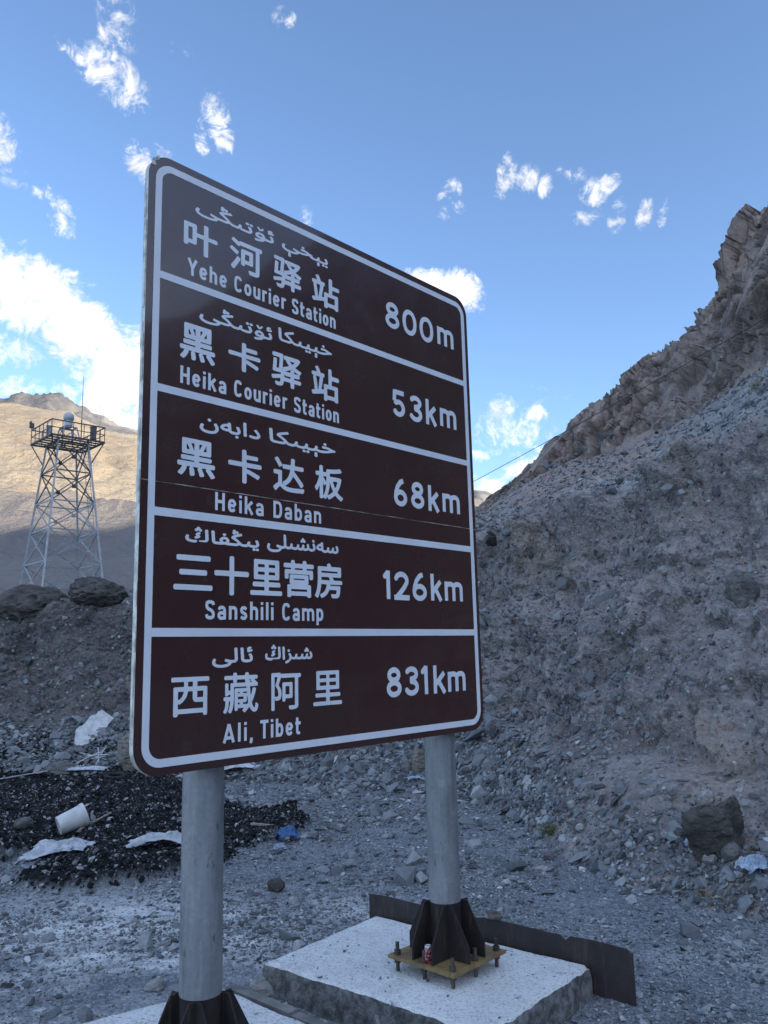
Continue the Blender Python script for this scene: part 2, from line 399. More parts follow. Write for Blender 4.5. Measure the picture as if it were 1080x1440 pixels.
def mat_signface():
    m, t = material('brown_reflective_sheeting'); c = objco(t)
    f = t.noise(c, 1.7, 5, .6); st = t.noise(t.scale(c, (1.2, 1, 16)), 2.2, 6, .6)
    base = t.mix(t.ramp(f, .3, .7), (.042, .0125, .0095), (.050, .016, .0125))
    scr = t.math('MULTIPLY', t.ramp(st, .70, .80), t.ramp(t.noise(c, 1.3, 3, .5), .52, .62))
    base = t.mix(t.math('MULTIPLY', scr, .25), base, (.13, .13, .15))
    dirt = t.math('MULTIPLY', t.ramp(t.noise(c, 7, 6, .72), .58, .78), .42)
    base = t.mix(dirt, base, (.075, .068, .07))
    t.set(t.b, 'Base Color', base); t.set(t.b, 'Roughness', t.ramp(t.noise(c, 3.0, 5, .65), .3, .7, .16, .30))
    t.b.inputs['Specular IOR Level'].default_value = .5; t.b.inputs['Coat Weight'].default_value = .6; t.b.inputs['Coat Roughness'].default_value = .05
    bump(t, t.math('ADD', t.noise(c, 1.1, 2, .5), t.math('MULTIPLY', t.noise(c, 300, 2, .5), .01)), .004)
    return m
def mat_signwhite():
    m, t = material('white_reflective_sheeting'); c = objco(t)
    f = t.noise(c, 4, 5, .6)
    base = t.mix(t.ramp(f, .3, .7), (.66, .68, .72), (.74, .76, .79))
    base = t.mix(t.math('MULTIPLY', t.ramp(t.noise(c, 30, 5, .7), .66, .78), .45), base, (.35, .34, .33))
    t.set(t.b, 'Base Color', base); t.b.inputs['Roughness'].default_value = .4
    return m
def mat_rust(name, a, b, c3, rough=.75, metal=.2):
    m, t = material(name); c = objco(t)
    f = t.noise(c, 5, 7, .66); g = t.noise(t.scale(c, (1, 1, .2)), 22, 5, .6)
    base = t.mix(t.ramp(f, .3, .7), a, b); base = t.mix(t.math('MULTIPLY', t.ramp(g, .52, .7), .7), base, c3)
    t.set(t.b, 'Base Color', base); t.b.inputs['Roughness'].default_value = rough; t.b.inputs['Metallic'].default_value = metal
    bump(t, t.noise(c, 60, 5, .6), .003)
    return m
def mat_far(name, tone_a, tone_b, rock, sc):  # two base tones of the slope and a rock tone
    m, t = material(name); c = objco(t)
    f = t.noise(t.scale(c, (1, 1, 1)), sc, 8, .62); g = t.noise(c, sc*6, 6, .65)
    base = t.mix(t.ramp(f, .3, .7), tone_a, tone_b); base = t.mix(t.math('MULTIPLY', t.ramp(g, .45, .7), .45), base, rock)
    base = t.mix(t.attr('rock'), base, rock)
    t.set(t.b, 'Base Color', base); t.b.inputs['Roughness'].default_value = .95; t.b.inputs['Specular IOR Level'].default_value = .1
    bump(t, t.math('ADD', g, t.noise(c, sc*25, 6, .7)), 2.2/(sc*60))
    return m

MAT = dict(ground=mat_ground(), hill=mat_hill(), stone=mat_gravel(), rubble=mat_rubble(), galv=mat_galv(), face=mat_signface(), white=mat_signwhite(),
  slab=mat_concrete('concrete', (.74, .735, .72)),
  sheet=mat_rust('dark_sheet_steel', (.026, .022, .023), (.048, .038, .038), (.08, .048, .04)),
  ochre=mat_rust('ochre_rusted_steel', (.15, .10, .05), (.30, .20, .075), (.085, .055, .035), .7),
  gusset=mat_rust('black_rusty_steel', (.012, .010, .010), (.028, .021, .018), (.085, .05, .032), .8),
  bolt=mat_rust('bolt_steel', (.06, .05, .045), (.13, .11, .09), (.05, .03, .02), .6, .6),
  alu=mat_simple('bare_aluminium_edge', (.55, .53, .48), .5, .3, .35, 14),
  chan=mat_simple('aluminium_channel', (.45, .46, .47), .45, .7, .15, 6),
  plastic=mat_simple('thin_white_plastic', (.40, .42, .45), .45, 0, .25, 9, .5, .004, 18),
  bucket=mat_simple('grey_white_plastic', (.50, .50, .49), .45, 0, .15, 6),
  foam=mat_simple('white_foam_board', (.50, .50, .50), .8, 0, .2, 7, .3, .01, 9),
  blue=mat_simple('blue_plastic', (.03, .095, .24), .4, 0, .4, 14),
  paleblue=mat_simple('pale_blue_plastic', (.26, .33, .42), .4, 0, .35, 14),
  wood=mat_simple('weathered_wood', (.27, .235, .19), .8, 0, .35, 7, .3, .006, 30),
  plank=mat_simple('grey_formwork_timber', (.17, .165, .15), .85, 0, .35, 5, .3, .006, 24),
  rubber=mat_simple('black_rubber', (.012, .012, .012), .7, 0, .3, 10),
  rope=mat_simple('pale_rope', (.50, .50, .50), .8),
  cable=mat_simple('black_cable', (.02, .02, .022), .6),
  leaf=mat_simple('green_leaf', (.055, .085, .03), .7, 0, .4, 9),
  dry=mat_simple('dry_straw_leaf', (.19, .15, .085), .8, 0, .4, 9),
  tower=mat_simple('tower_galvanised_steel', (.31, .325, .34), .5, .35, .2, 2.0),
  towerdark=mat_simple('tower_darkened_steel', (.07, .072, .075), .55, .3, .2, 2.0),  # darkened copy of the same galvanised tower steel
  dome=mat_simple('white_radome_shell', (.42, .43, .44), .35, 0, .05, 2),
  darkrock=mat_boulder('dark_boulder_rock', (.062, .056, .052), (.15, .135, .122)),
  greyrock=mat_boulder('grey_boulder_rock', (.12, .118, .115), (.22, .215, .208)),
  palerock=mat_boulder('pale_boulder_rock', (.34, .33, .31), (.50, .485, .46), (.2, .19, .18), 5),
  cragrock=mat_boulder('ridge_rock', (.20, .165, .15), (.38, .32, .285), (.07, .06, .055), 1.2),
  tanrock=mat_boulder('tan_boulder_rock', (.18, .16, .135), (.30, .27, .235)),
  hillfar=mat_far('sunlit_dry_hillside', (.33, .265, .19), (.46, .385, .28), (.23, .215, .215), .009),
  mountain=mat_far('bare_mountain_rock', (.13, .13, .135), (.19, .185, .18), (.28, .265, .24), .006),
)

# ------------------------------------------------------------------ lofted terrain
def smooth_interp(xs, ys, x):
    """monotone-ish cubic through control values (ys can be (n,3))"""
    xs = np.asarray(xs, float); ys = np.asarray(ys, float)
    if ys.ndim == 1: ys = ys[:, None]
    h = np.diff(xs)[:, None]; d = np.diff(ys, axis=0)/h
    mm = np.zeros_like(ys); mm[1:-1] = (d[:-1]+d[1:])/2; mm[0] = d[0]; mm[-1] = d[-1]
    i = np.clip(np.searchsorted(xs, x)-1, 0, len(xs)-2); t = ((x-xs[i])/(xs[i+1]-xs[i]))[:, None]; hh = h[i]
    return ((2*t**3-3*t**2+1)*ys[i]+(t**3-2*t**2+t)*hh*mm[i]+(-2*t**3+3*t**2)*ys[i+1]+(t**3-t**2)*hh*mm[i+1])
def grid_faces(nr, nc):
    i = np.arange(nr-1)[:, None]*nc+np.arange(nc-1)[None, :]
    return np.stack([i, i+1, i+nc+1, i+nc], axis=-1).reshape(-1, 4)
def grid_normals(G):
    du = np.gradient(G, axis=1); dv = np.gradient(G, axis=0); n = np.cross(du, dv)
    return n/np.maximum(np.linalg.norm(n, axis=2, keepdims=True), 1e-9)

# control columns of the roadside hill: photo x -> (photo y, metres ahead) of foot, talus top, cut top, scree, cliff base, crest
HC = {
 -900: [(1040, 17), (985, 18.5), (850, 20.5), ('z', 4.0, 26), ('z', 5.0, 42), ('z', 6.0, 60)],
 -300: [(1046, 17.5), (990, 19), (862, 21), ('z', 3.6, 26), ('z', 5.0, 45), ('z', 7.0, 64)],
 0:   [(1050, 18), (998, 19.5), (872, 21.5), ('z', 3.7, 26), ('z', 5.6, 48), ('z', 7.6, 68)],
 90:  [(1053, 18), (1000, 19.5), (858, 21.5), ('z', 3.9, 26), ('z', 5.8, 48), ('z', 7.9, 68)],
 190: [(1056, 17.8), (1002, 19.3), (848, 21.3), ('z', 4.1, 27), ('z', 6.0, 48), ('z', 7.9, 68)],
 320: [(1060, 17.0), (1003, 18.7), (830, 20.8), ('z', 4.4, 30), ('z', 6.4, 55), ('z', 7.5, 75)],
 480: [(1067, 15.8), (1000, 17.7), (800, 20.2), ('z', 5.2, 38), ('z', 8.0, 72), ('z', 9.5, 90)],
 600: [(1073, 14.8), (994, 16.8), (776, 19.2), (765, 42), (762, 80), (760, 96)],
 680: [(1082, 13.8), (988, 15.8), (752, 18.2), (733, 42), (720, 78), (711, 92)],
 760: [(1122, 11.2), (1012, 13.5), (738, 16.6), (704, 36), (668, 62), (642, 72)],
 880: [(1172, 9.2), (1032, 11.2), (698, 14.8), (664, 30), (632, 50), (540, 57)],
 1000: [(1214, 8.2), (1060, 9.9), (655, 13.4), (604, 25), (560, 41), (428, 47)],
 1080: [(1244, 7.6), (1082, 9.1), (628, 12.6), (562, 22), (505, 34), (302, 40)],
 1250: [(1300, 6.6), (1130, 7.9), (555, 10.8), (472, 18), (400, 28), (150, 34)],
 1600: [(1400, 5.4), (1230, 6.3), (450, 8.8), (350, 14), (250, 22), (-100, 27)],
 2300: [(1500, 4.2), (1350, 5.0), (300, 7.0), (150, 10.5), (0, 16), (-450, 20)],
}
def ctrl(x, e):
    if e[0] == 'z':
        d = ray(x, 880); return Vector((d.x/d.y*e[2], e[2], e[1]))
    return at_y(x, e[0], e[1])
hx = np.array(sorted(HC)); hpts = []
for x in hx:
    c = [ctrl(x, e) for e in HC[x]]
    f0 = c[0]; out_ = f0+Vector((f0.x*-.12, f0.y*-.12, -.55))
    back1 = c[-1]+Vector((c[-1].x*.18, c[-1].y*.18, 2.5 if x > 560 else .6)); 
    back2 = c[-1]+Vector((c[-1].x*.9, c[-1].y*.9, -8 if x > 560 else .8))
    hpts.append([out_]+c+[back1, back2])
hpts = np.array([[tuple(p) for p in r] for r in hpts])          # (ncol, 9, 3)
xs_dense = np.concatenate([np.arange(-900, -60, 10), np.arange(-60, 200, 1.9), np.arange(200, 590, 4), np.arange(590, 1150, 1.55), np.arange(1150, 2301, 9)])
seg_n = [22, 80, 210, 100, 120, 190, 30, 16]
tv = np.concatenate([np.linspace(k, k+1, n, endpoint=False) for k, n in enumerate(seg_n)]+[[8.0]])
cols = smooth_interp(hx, hpts.reshape(len(hx), -1), xs_dense).reshape(len(xs_dense), 9, 3)
G = np.empty((len(tv), len(xs_dense), 3))
ti = np.clip(np.floor(tv).astype(int), 0, 7); tf = (tv-ti)[:, None, None]
G = cols[:, ti, :].transpose(1, 0, 2)*(1-tf)+cols[:, ti+1, :].transpose(1, 0, 2)*tf
T = np.repeat(tv[:, None], len(xs_dense), 1); XX = np.repeat(xs_dense[None, :], len(tv), 0)
# round the corners of the profile a little
K = np.array([.06, .1, .16, .36, .16, .1, .06]); 
for _ in range(2):
    Gp = np.pad(G, ((3, 3), (0, 0), (0, 0)), 'edge'); G = sum(K[i]*Gp[i:i+len(tv)] for i in range(7))
NRM = grid_normals(G)
if NRM[len(tv)//2, len(xs_dense)//2, 1] > 0: NRM = -NRM
P0 = G.reshape(-1, 3); N0 = NRM.reshape(-1, 3); t_ = T.ravel(); x_ = XX.ravel()
right = sstep(x_, 520, 700)
wob = fbm(P0, .12, 3, .5, 5)*.35
cliff = sstep(t_+wob*1.3*sstep(x_, 560, 760), 4.75, 5.05)*right*(1-sstep(t_, 6.9, 7.4))
# some scree gullies cut through the cliff
gul = sstep(fbm(P0*np.array([1, .35, .35]), .13, 3, .5, 91), .18, .42)
cliff = cliff*(1-.45*gul*(1-sstep(t_, 5.75, 6.0)))
scree = sstep(t_+wob*.5, 2.98, 3.25)*(1-cliff)
cut = sstep(t_, 1.7, 2.15)*(1-sstep(t_, 2.95, 3.15))
tal = (1-sstep(t_, 1.9, 2.2))
disp = np.zeros(len(P0))
sc_d = np.clip(P0[:, 1]/16.0, .6, 3.0)
# cut face: gullied, lumpy
disp += cut*(fbm(P0*np.array([1, 1, .40]), .55, 4, .5, 11)*.72 + fbm(P0, 2.2, 4, .55, 12)*.17 + fbm(P0, 9, 3, .6, 13)*.05)
disp += cut*np.clip(fbm(P0, 1.3, 3, .5, 14, True), 0, 1)*.16
disp += tal*(fbm(P0, .5, 4, .5, 15)*.28*sstep(t_, 1.0, 1.7)+fbm(P0, 4, 3, .55, 16)*.05)
disp += scree*(fbm(P0, .22, 4, .5, 17)*.45+fbm(P0, 1.4, 5, .6, 18)*.20)
# a lip overhangs the cut, hollowed below
disp += right*(np.exp(-((t_-2.93)/.07)**2)*.30-np.exp(-((t_-2.62)/.16)**2)*.34)
fe, rv, tl = facets(P0, 1.1, 211); disp += cut*((rv-.5)*.16+tl*.14)
fe, rv, tl = facets(P0, 3.1, 221); disp += cut*((rv-.5)*.07+tl*.06)
# edge of the cut is ragged
disp += np.exp(-((t_-3)/.09)**2)*fbm(P0, .6, 3, .55, 19)*.35
m = cliff > .01
Pc = P0[m]*np.array([1.0, 1.0, .42]); tilt = Pc.copy(); tilt[:, 0] += P0[m][:, 2]*.18
wr = np.stack([fbm(P0[m], .5, 3, .5, 63), fbm(P0[m], .5, 3, .5, 64), fbm(P0[m], .5, 3, .5, 65)], 1)*.9
tilt = tilt+wr
fe, rv, t1 = facets(tilt, .26, 31); ge, gv, t2 = facets(tilt, .72, 41); he, hv, t3 = facets(P0[m]*np.array([1, 1, .7])+wr, 2.0, 51)
dc = (rv-.5)*3.0+t1*2.0+(gv-.5)*1.5+t2*1.2+(hv-.5)*.5+t3*.5-np.exp(-(fe/.06)**2)*1.1-np.exp(-(ge/.07)**2)*.55
dc += fbm(P0[m], .12, 3, .5, 61)*2.0+fbm(P0[m], 1.5, 4, .6, 62)*.30
size = np.clip((XX.ravel()[m]-600)/420, .35, 1.25)*.72
disp[m] += cliff[m]*np.clip(dc, -2.6, 2.0)*size*1.1*(1-.72*np.exp(-((t_[m]-6.0)/.12)**2))
P1 = P0+N0*disp[:, None]
# jagged crest: raise and lower in z near the crest of the right-hand hill
cre = np.exp(-((t_-6.0)/.5)**2)*right
Pxy = np.stack([P0[:, 0], P0[:, 1], P0[:, 2]*.3], 1)
P1[:, 2] += cre*(fbm(Pxy, .22, 3, .55, 71)*1.5+np.clip(fbm(Pxy, .55, 3, .5, 72)*3, -.6, .6)*.9+fbm(Pxy, 1.6, 4, .6, 83)*.45)*np.clip((x_-620)/420, .12, 1.1)*.6
hill_me = np_mesh('rocky_hillside', P1, grid_faces(len(tv), len(xs_dense)))
red = sstep(t_, 3.1, 3.7)*sstep(x_, 620, 700)*(1-sstep(x_, 880, 1010)*(1-sstep(t_, 4.6, 5.0)))
add_attr(hill_me, 'soil', 1-sstep(x_, 300, 560)); add_attr(hill_me, 'black', sstep((1.28-t_)*1.3+fbm(P0, .8, 4, .6, 231)*.8, -.05, .3)*(1-sstep(x_, 195, 230))*(1-sstep(t_, 1.5, 1.7)))
add_attr(hill_me, 'cliff', cliff); add_attr(hill_me, 'scree', np.clip(scree, 0, 1)); add_attr(hill_me, 'red', red)
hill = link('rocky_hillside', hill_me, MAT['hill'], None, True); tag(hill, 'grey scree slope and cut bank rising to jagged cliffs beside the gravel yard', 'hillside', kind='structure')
HP = P1.reshape(G.shape)

# ------------------------------------------------------------------ the ground sheet
def heap_mask(X, Y):
    """dark dumped soil left of and behind the sign"""
    P = np.stack([X, Y, np.zeros_like(X)], 1); wv_ = fbm(P, .55, 4, .55, 201)*1.2
    def ell(cx, cy, rx, ry, a):
        c, s = math.cos(rad(a)), math.sin(rad(a)); dx, dy = X-cx, Y-cy
        return 1-np.sqrt(((dx*c+dy*s)/rx)**2+((-dx*s+dy*c)/ry)**2)
    e = np.maximum.reduce([ell(-6.4, 15.0, 3.4, 1.5, 0), ell(-6.3, 17.0, 3.2, 1.5, 0), ell(-5.6, 10.9, 2.2, 1.2, 0), ell(-4.6, 12.3, 2.6, 2.2, 0), ell(-2.7, 11.2, 1.5, 1.35, -10), ell(-1.95, 11.5, .85, 1.2, 0), ell(-2.9, 9.6, 1.35, .85, 35), ell(-7.5, 12.6, 2.8, 2.3, 0), ell(-7.4, 18.0, 3.2, 1.6, 5), ell(-10.5, 17, 2.6, 1.6, 0)])
    return sstep(e*1.8+wv_*.32, -.02, .22)
rr = np.concatenate([np.geomspace(.25, 4.5, 40, endpoint=False), np.geomspace(4.5, 26, 420, endpoint=False), np.geomspace(26, 140, 60, endpoint=False), np.geomspace(140, 4000, 24)])
aa = np.concatenate([np.linspace(-180, -40, 60, endpoint=False), np.linspace(-40, 40, 640, endpoint=False), np.linspace(40, 180, 61)])
R_, A_ = np.meshgrid(rr, np.radians(aa), indexing='ij'); gx = (R_*np.sin(A_)).ravel(); gy = (R_*np.cos(A_)).ravel()
PG = np.stack([gx, gy, np.zeros_like(gx)], 1)
near = 1-sstep(np.hypot(gx, gy), 24, 60)
hm = heap_mask(gx, gy)
gz = near*(fbm(PG, .35, 4, .5, 101)*.07+fbm(PG, 2.5, 4, .55, 102)*.022+fbm(PG, 9, 3, .6, 103)*.010)
lump = np.clip(fbm(PG, 1.5, 5, .62, 104)+.25, 0, 1.3)
f1, fe, rv = cells(PG, 3.2, 105)
gz += hm*(lump*.24+.03+(.5-f1)*.08+fbm(PG, 9, 3, .6, 108)*.05)
gz -= .05*near
far_drop = sstep(np.hypot(gx, gy), 60, 400)*1.0
gz -= far_drop
dust = np.exp(-(((gx+2.3)/1.5)**2+((gy-7.0)/1.25)**2))*1.25+np.exp(-(((gx+1.0)/.9)**2+((gy-7.8)/.8)**2))*.8
dust *= sstep(fbm(PG*np.array([1, 1.8, 1]), .9, 5, .6, 106), -.35, .5)
dust *= 1.5
dust += .55*np.exp(-(((gx-2.6)/1.3)**2+((gy-6.7)/.9)**2))*sstep(fbm(PG, 1.4, 4, .6, 107), -.1, .5)
PG[:, 2] = gz
g_me = np_mesh('ground', PG, grid_faces(len(rr), len(aa))[:, ::-1])
add_attr(g_me, 'dark', hm); add_attr(g_me, 'dust', np.clip(dust, 0, 1)*(1-hm))
ground = link('ground', g_me, MAT['ground'], None, True); tag(ground, 'grey gravel yard with pale dust patches', 'ground', kind='structure')

# trees for finding where a photo direction meets the terrain
_hb = BVHTree.FromPolygons([tuple(p) for p in P1.tolist()], grid_faces(len(tv), len(xs_dense)).tolist())
_gb = BVHTree.FromPolygons([tuple(p) for p in PG.tolist()], grid_faces(len(rr), len(aa)).tolist())
def hit(x, y):
    o = Vector((0, 0, CAM_H)); d = ray(x, y).normalized(); best = None
    for t in (_hb, _gb):
        p, n, i, dist = t.ray_cast(o, d)
        if p is not None and (best is None or dist < best[2]): best = (p, n, dist)
    if best is None: return at_z(x, y), Vector((0, 0, 1)), 10.0
    p, n, dist = best
    if n.z < 0: n = -n
    return p, n, dist
def gheight(x, y):
    z = 0.0
    for t in (_hb, _gb):
        p, n, i, dist = t.ray_cast(Vector((x, y, 60)), Vector((0, 0, -1)))
        if p is not None and t is _gb: z = max(z, p.z) if z else p.z
        elif p is not None and p.y < 30 and p.z < 20: z = max(z, p.z)
    return z

# ------------------------------------------------------------------ distant hill, mountains
def ridge(name, label, crest, base_px, Yc, Yb, mat, nx, nz, amp, seed, rockline=None, below=0.0):
    cx = np.array([c[0] for c in crest], float); cy = np.array([c[1] for c in crest], float)
    Ycs = np.array([c[2] if len(c) > 2 else Yc for c in crest], float)
    xs = np.linspace(cx[0], cx[-1], nx); yc = np.interp(xs, cx, cy); Yr = np.interp(xs, cx, Ycs)
    top = np.array([tuple(at_y(x, y, Y)) for x, y, Y in zip(xs, yc, Yr)])
    bot = np.array([tuple(at_y(x, 900, Yb)) for x in xs]); bot[:, 2] = base_px
    t = np.linspace(0, 1, nz); bk = np.linspace(0, 1, 12)[1:]
    Gf = bot[None]*(1-t)[:, None, None]+top[None]*t[:, None, None]
    prof = t**1.12; Gf[:, :, 2] = bot[None, :, 2]*(1-prof)[:, None]+top[None, :, 2]*prof[:, None]
    back = top*np.array([1.5, 1.5, 1]); back[:, 2] = -5
    Gb_ = top[None]*(1-bk)[:, None, None]+back[None]*bk[:, None, None]
    Gt = np.concatenate([Gf, Gb_]); tt = np.concatenate([t, 1+bk])
    P = Gt.reshape(-1, 3); TT = np.repeat(tt[:, None], nx, 1).ravel()
    sc = 1.0/(Yc*.16)
    env = np.clip(TT*(1-TT)*4, 0, 1)*.9+.12*(TT > .05)
    dz = fbm(P, sc, 5, .52, seed, True)*amp+fbm(P, sc*5, 5, .55, seed+9)*amp*.25
    P = P.copy(); P[:, 2] += env*dz-amp*.25*env
    rough_crest = np.exp(-((TT-1)/.06)**2)*fbm(P, sc*9, 5, .6, seed+20)*amp*.22; P[:, 2] += rough_crest
    me = np_mesh(name, P, grid_faces(len(tt), nx))
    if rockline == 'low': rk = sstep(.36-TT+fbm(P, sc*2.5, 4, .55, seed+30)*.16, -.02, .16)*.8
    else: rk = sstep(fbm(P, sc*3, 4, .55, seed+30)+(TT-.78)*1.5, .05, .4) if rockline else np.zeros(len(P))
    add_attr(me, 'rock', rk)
    o = link(name, me, mat, None, True); tag(o, label, 'mountain' if 'mountain' in name else 'hill', kind='structure'); return o
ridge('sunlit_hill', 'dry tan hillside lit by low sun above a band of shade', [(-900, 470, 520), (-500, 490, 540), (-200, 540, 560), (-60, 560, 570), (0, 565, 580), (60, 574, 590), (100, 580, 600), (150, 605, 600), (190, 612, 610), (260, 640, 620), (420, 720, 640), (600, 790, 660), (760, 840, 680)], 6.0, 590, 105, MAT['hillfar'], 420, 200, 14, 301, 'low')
ridge('grey_mountain', 'bare grey mountain ridge behind the tan hillside', [(-600, 600, 1900), (-120, 590, 1900), (0, 559, 1900), (24, 551, 1900), (38, 547, 1900), (68, 549, 1900), (90, 560, 1950), (113, 570, 2000), (151, 593, 2000), (179, 603, 2000), (200, 609, 2000), (300, 650, 2100), (500, 720, 2200), (620, 720, 2300), (655, 694, 2300), (672, 690, 2300), (690, 695, 2300), (720, 716, 2300), (900, 780, 2300)], 60.0, 2000, 1150, MAT['mountain'], 520, 120, 90, 331, True)
# the mountain on the sun's side, out of frame to the right: it keeps the yard in shade
def side_mountain():
    ys = np.linspace(-1500, 420, 90); t = np.linspace(0, 1, 40)
    crest = 300+40*np.sin(ys/170.)+25*np.sin(ys/61.+1)
    crest *= 1-sstep(ys, 300, 420)*.5
    xb = 70+120*sstep(ys, 60, 240)+0*ys
    V = []
    for i, y in enumerate(ys):
        for k in t:
            x = xb[i]+k*(600-xb[i]); V.append((x, y, crest[i]*k**1.25-1))
        for k in (.3, .6, 1.0): V.append((600+k*700, y, crest[i]*(1-k)-2))
    V = np.array(V); nc = len(t)+3
    V[:, 2] += fbm(V, .012, 5, .5, 401, True)*16*np.clip(V[:, 2]/60, 0, 1)
    me = np_mesh('bare_mountain', V, grid_faces(len(ys), nc)); add_attr(me, 'rock', np.zeros(len(V)))
    o = link('bare_mountain', me, MAT['mountain'], None, True); tag(o, 'high bare mountain on the right that shades the yard', 'mountain', kind='structure')
side_mountain()

# ------------------------------------------------------------------ lettering: fields on a fine grid, contoured into meshes
def contour(F, x0, z0, cell, y=0.0):
    """filled region F > 0 of a sampled field (rows = z, cols = x) as vertices and faces in the x-z plane at y"""
    V = []; Fc = []
    ins = F > 0; a, b, c, d = ins[:-1, :-1], ins[:-1, 1:], ins[1:, 1:], ins[1:, :-1]
    full = a & b & c & d; part = (a | b | c | d) & ~full
    def add(pts):
        n = len(V); V.extend((x0+p[0]*cell, y, z0+p[1]*cell) for p in pts); Fc.append(tuple(range(n, n+len(pts))))
    for j in range(full.shape[0]):
        r = np.flatnonzero(np.diff(np.concatenate([[0], full[j].astype(np.int8), [0]])))
        for s_, e_ in zip(r[::2], r[1::2]): add([(s_, j), (e_, j), (e_, j+1), (s_, j+1)])
    for j, i in zip(*np.nonzero(part)):
        q = [(i, j, F[j, i]), (i+1, j, F[j, i+1]), (i+1, j+1, F[j+1, i+1]), (i, j+1, F[j+1, i])]
        poly = []
        for k in range(4):
            p, n = q[k], q[(k+1) % 4]
            if p[2] > 0: poly.append((p[0], p[1]))
            if (p[2] > 0) != (n[2] > 0):
                t = p[2]/(p[2]-n[2]); poly.append((p[0]+(n[0]-p[0])*t, p[1]+(n[1]-p[1])*t))
        if len(poly) >= 3: add(poly)
    return V, Fc
class Field:
    """a rectangle of the sign, sampled; shapes are united in it"""
    def __init__(s, u0, u1, v0, v1, cell=.002):
        m = .012; s.u0, s.v0, s.c = u0-m, v0-m, cell
        s.nx = int((u1-u0+2*m)/cell)+2; s.nz = int((v1-v0+2*m)/cell)+2
        s.U = s.u0+np.arange(s.nx)[None, :]*cell+np.zeros((s.nz, 1)); s.V = s.v0+np.arange(s.nz)[:, None]*cell+np.zeros((1, s.nx))
        s.D = np.full((s.nz, s.nx), -1.0)
    def stroke(s, pts, wdt, flat=(True, True)):
        pts = np.asarray(pts, float); r = wdt/2; n = len(pts)
        for k in range(n-1):
            a, b = pts[k], pts[k+1]; L = np.hypot(*(b-a))
            if L < 1e-7: continue
            lo = np.minimum(a, b)-r-.004; hi = np.maximum(a, b)+r+.004
            i0, i1 = np.clip(((np.array([lo[0], hi[0]])-s.u0)/s.c).astype(int), 0, s.nx); j0, j1 = np.clip(((np.array([lo[1], hi[1]])-s.v0)/s.c).astype(int), 0, s.nz)
            if i1 <= i0 or j1 <= j0: continue
            sl = (slice(j0, j1+1), slice(i0, i1+1)); x = s.U[sl]-a[0]; y = s.V[sl]-a[1]; dx, dy = (b-a)/L
            t = x*dx+y*dy; q = np.abs(-x*dy+y*dx)
            f = np.minimum(r-q, np.minimum(t, L-t))        # flat box
            if k > 0 or not flat[0]: f = np.maximum(f, r-np.hypot(x, y))
            if k < n-2 or not flat[1]: f = np.maximum(f, r-np.hypot(x-(b-a)[0], y-(b-a)[1]))
            s.D[sl] = np.maximum(s.D[sl], f)
    def mask_tris(s, V2, tris, grow):
        m = np.zeros((s.nz, s.nx), bool)
        Pu = (V2[:, 0]-s.u0)/s.c; Pv = (V2[:, 1]-s.v0)/s.c
        for t in tris:
            x, y = Pu[t], Pv[t]
            i0, i1 = max(int(x.min()), 0), min(int(x.max())+2, s.nx); j0, j1 = max(int(y.min()), 0), min(int(y.max())+2, s.nz)
            if i1 <= i0 or j1 <= j0: continue
            gx_, gy_ = np.meshgrid(np.arange(i0, i1), np.arange(j0, j1))
            e = [(x[(k+1) % 3]-x[k])*(gy_-y[k])-(y[(k+1) % 3]-y[k])*(gx_-x[k]) for k in range(3)]
            ok = ((e[0] >= 0) & (e[1] >= 0) & (e[2] >= 0)) | ((e[0] <= 0) & (e[1] <= 0) & (e[2] <= 0))
            m[j0:j1, i0:i1] |= ok
        k = max(1, int(round(grow/s.c))) if grow > 0 else 0; out_ = m.copy()
        for dj in range(-k, k+1):
            for di in range(-k, k+1):
                if di*di+dj*dj <= k*k+.5 and (di or dj): out_ |= np.roll(np.roll(m, dj, 0), di, 1)
        f = out_.astype(float)
        for _ in range(2):
            f = (np.roll(f, 1, 0)+2*f+np.roll(f, -1, 0))/4; f = (np.roll(f, 1, 1)+2*f+np.roll(f, -1, 1))/4
        s.D = np.maximum(s.D, f-.5)
    def build(s, name, parent, y=-.0025):
        V, Fc = contour(s.D, s.u0, s.v0, s.c, y)
        me = bpy.data.meshes.new(name); me.from_pydata(V, [], Fc); me.update()
        # lettering faces the road: -y in the sign's own axes
        o = link(name, me, MAT['white'], parent); return o

def glyph_tris(text):
    c = bpy.data.curves.new('text', 'FONT'); c.body = text; c.size = 1.0; c.resolution_u = 6
    o = bpy.data.objects.new('text', c); COL.objects.link(o)
    dg = bpy.context.evaluated_depsgraph_get(); me = bpy.data.meshes.new_from_object(o.evaluated_get(dg))
    me.calc_loop_triangles(); V = np.array([v.co[:2] for v in me.vertices]); T_ = np.array([t.vertices[:] for t in me.loop_triangles])
    bpy.data.objects.remove(o); bpy.data.curves.remove(c); bpy.data.meshes.remove(me)
    return V, T_

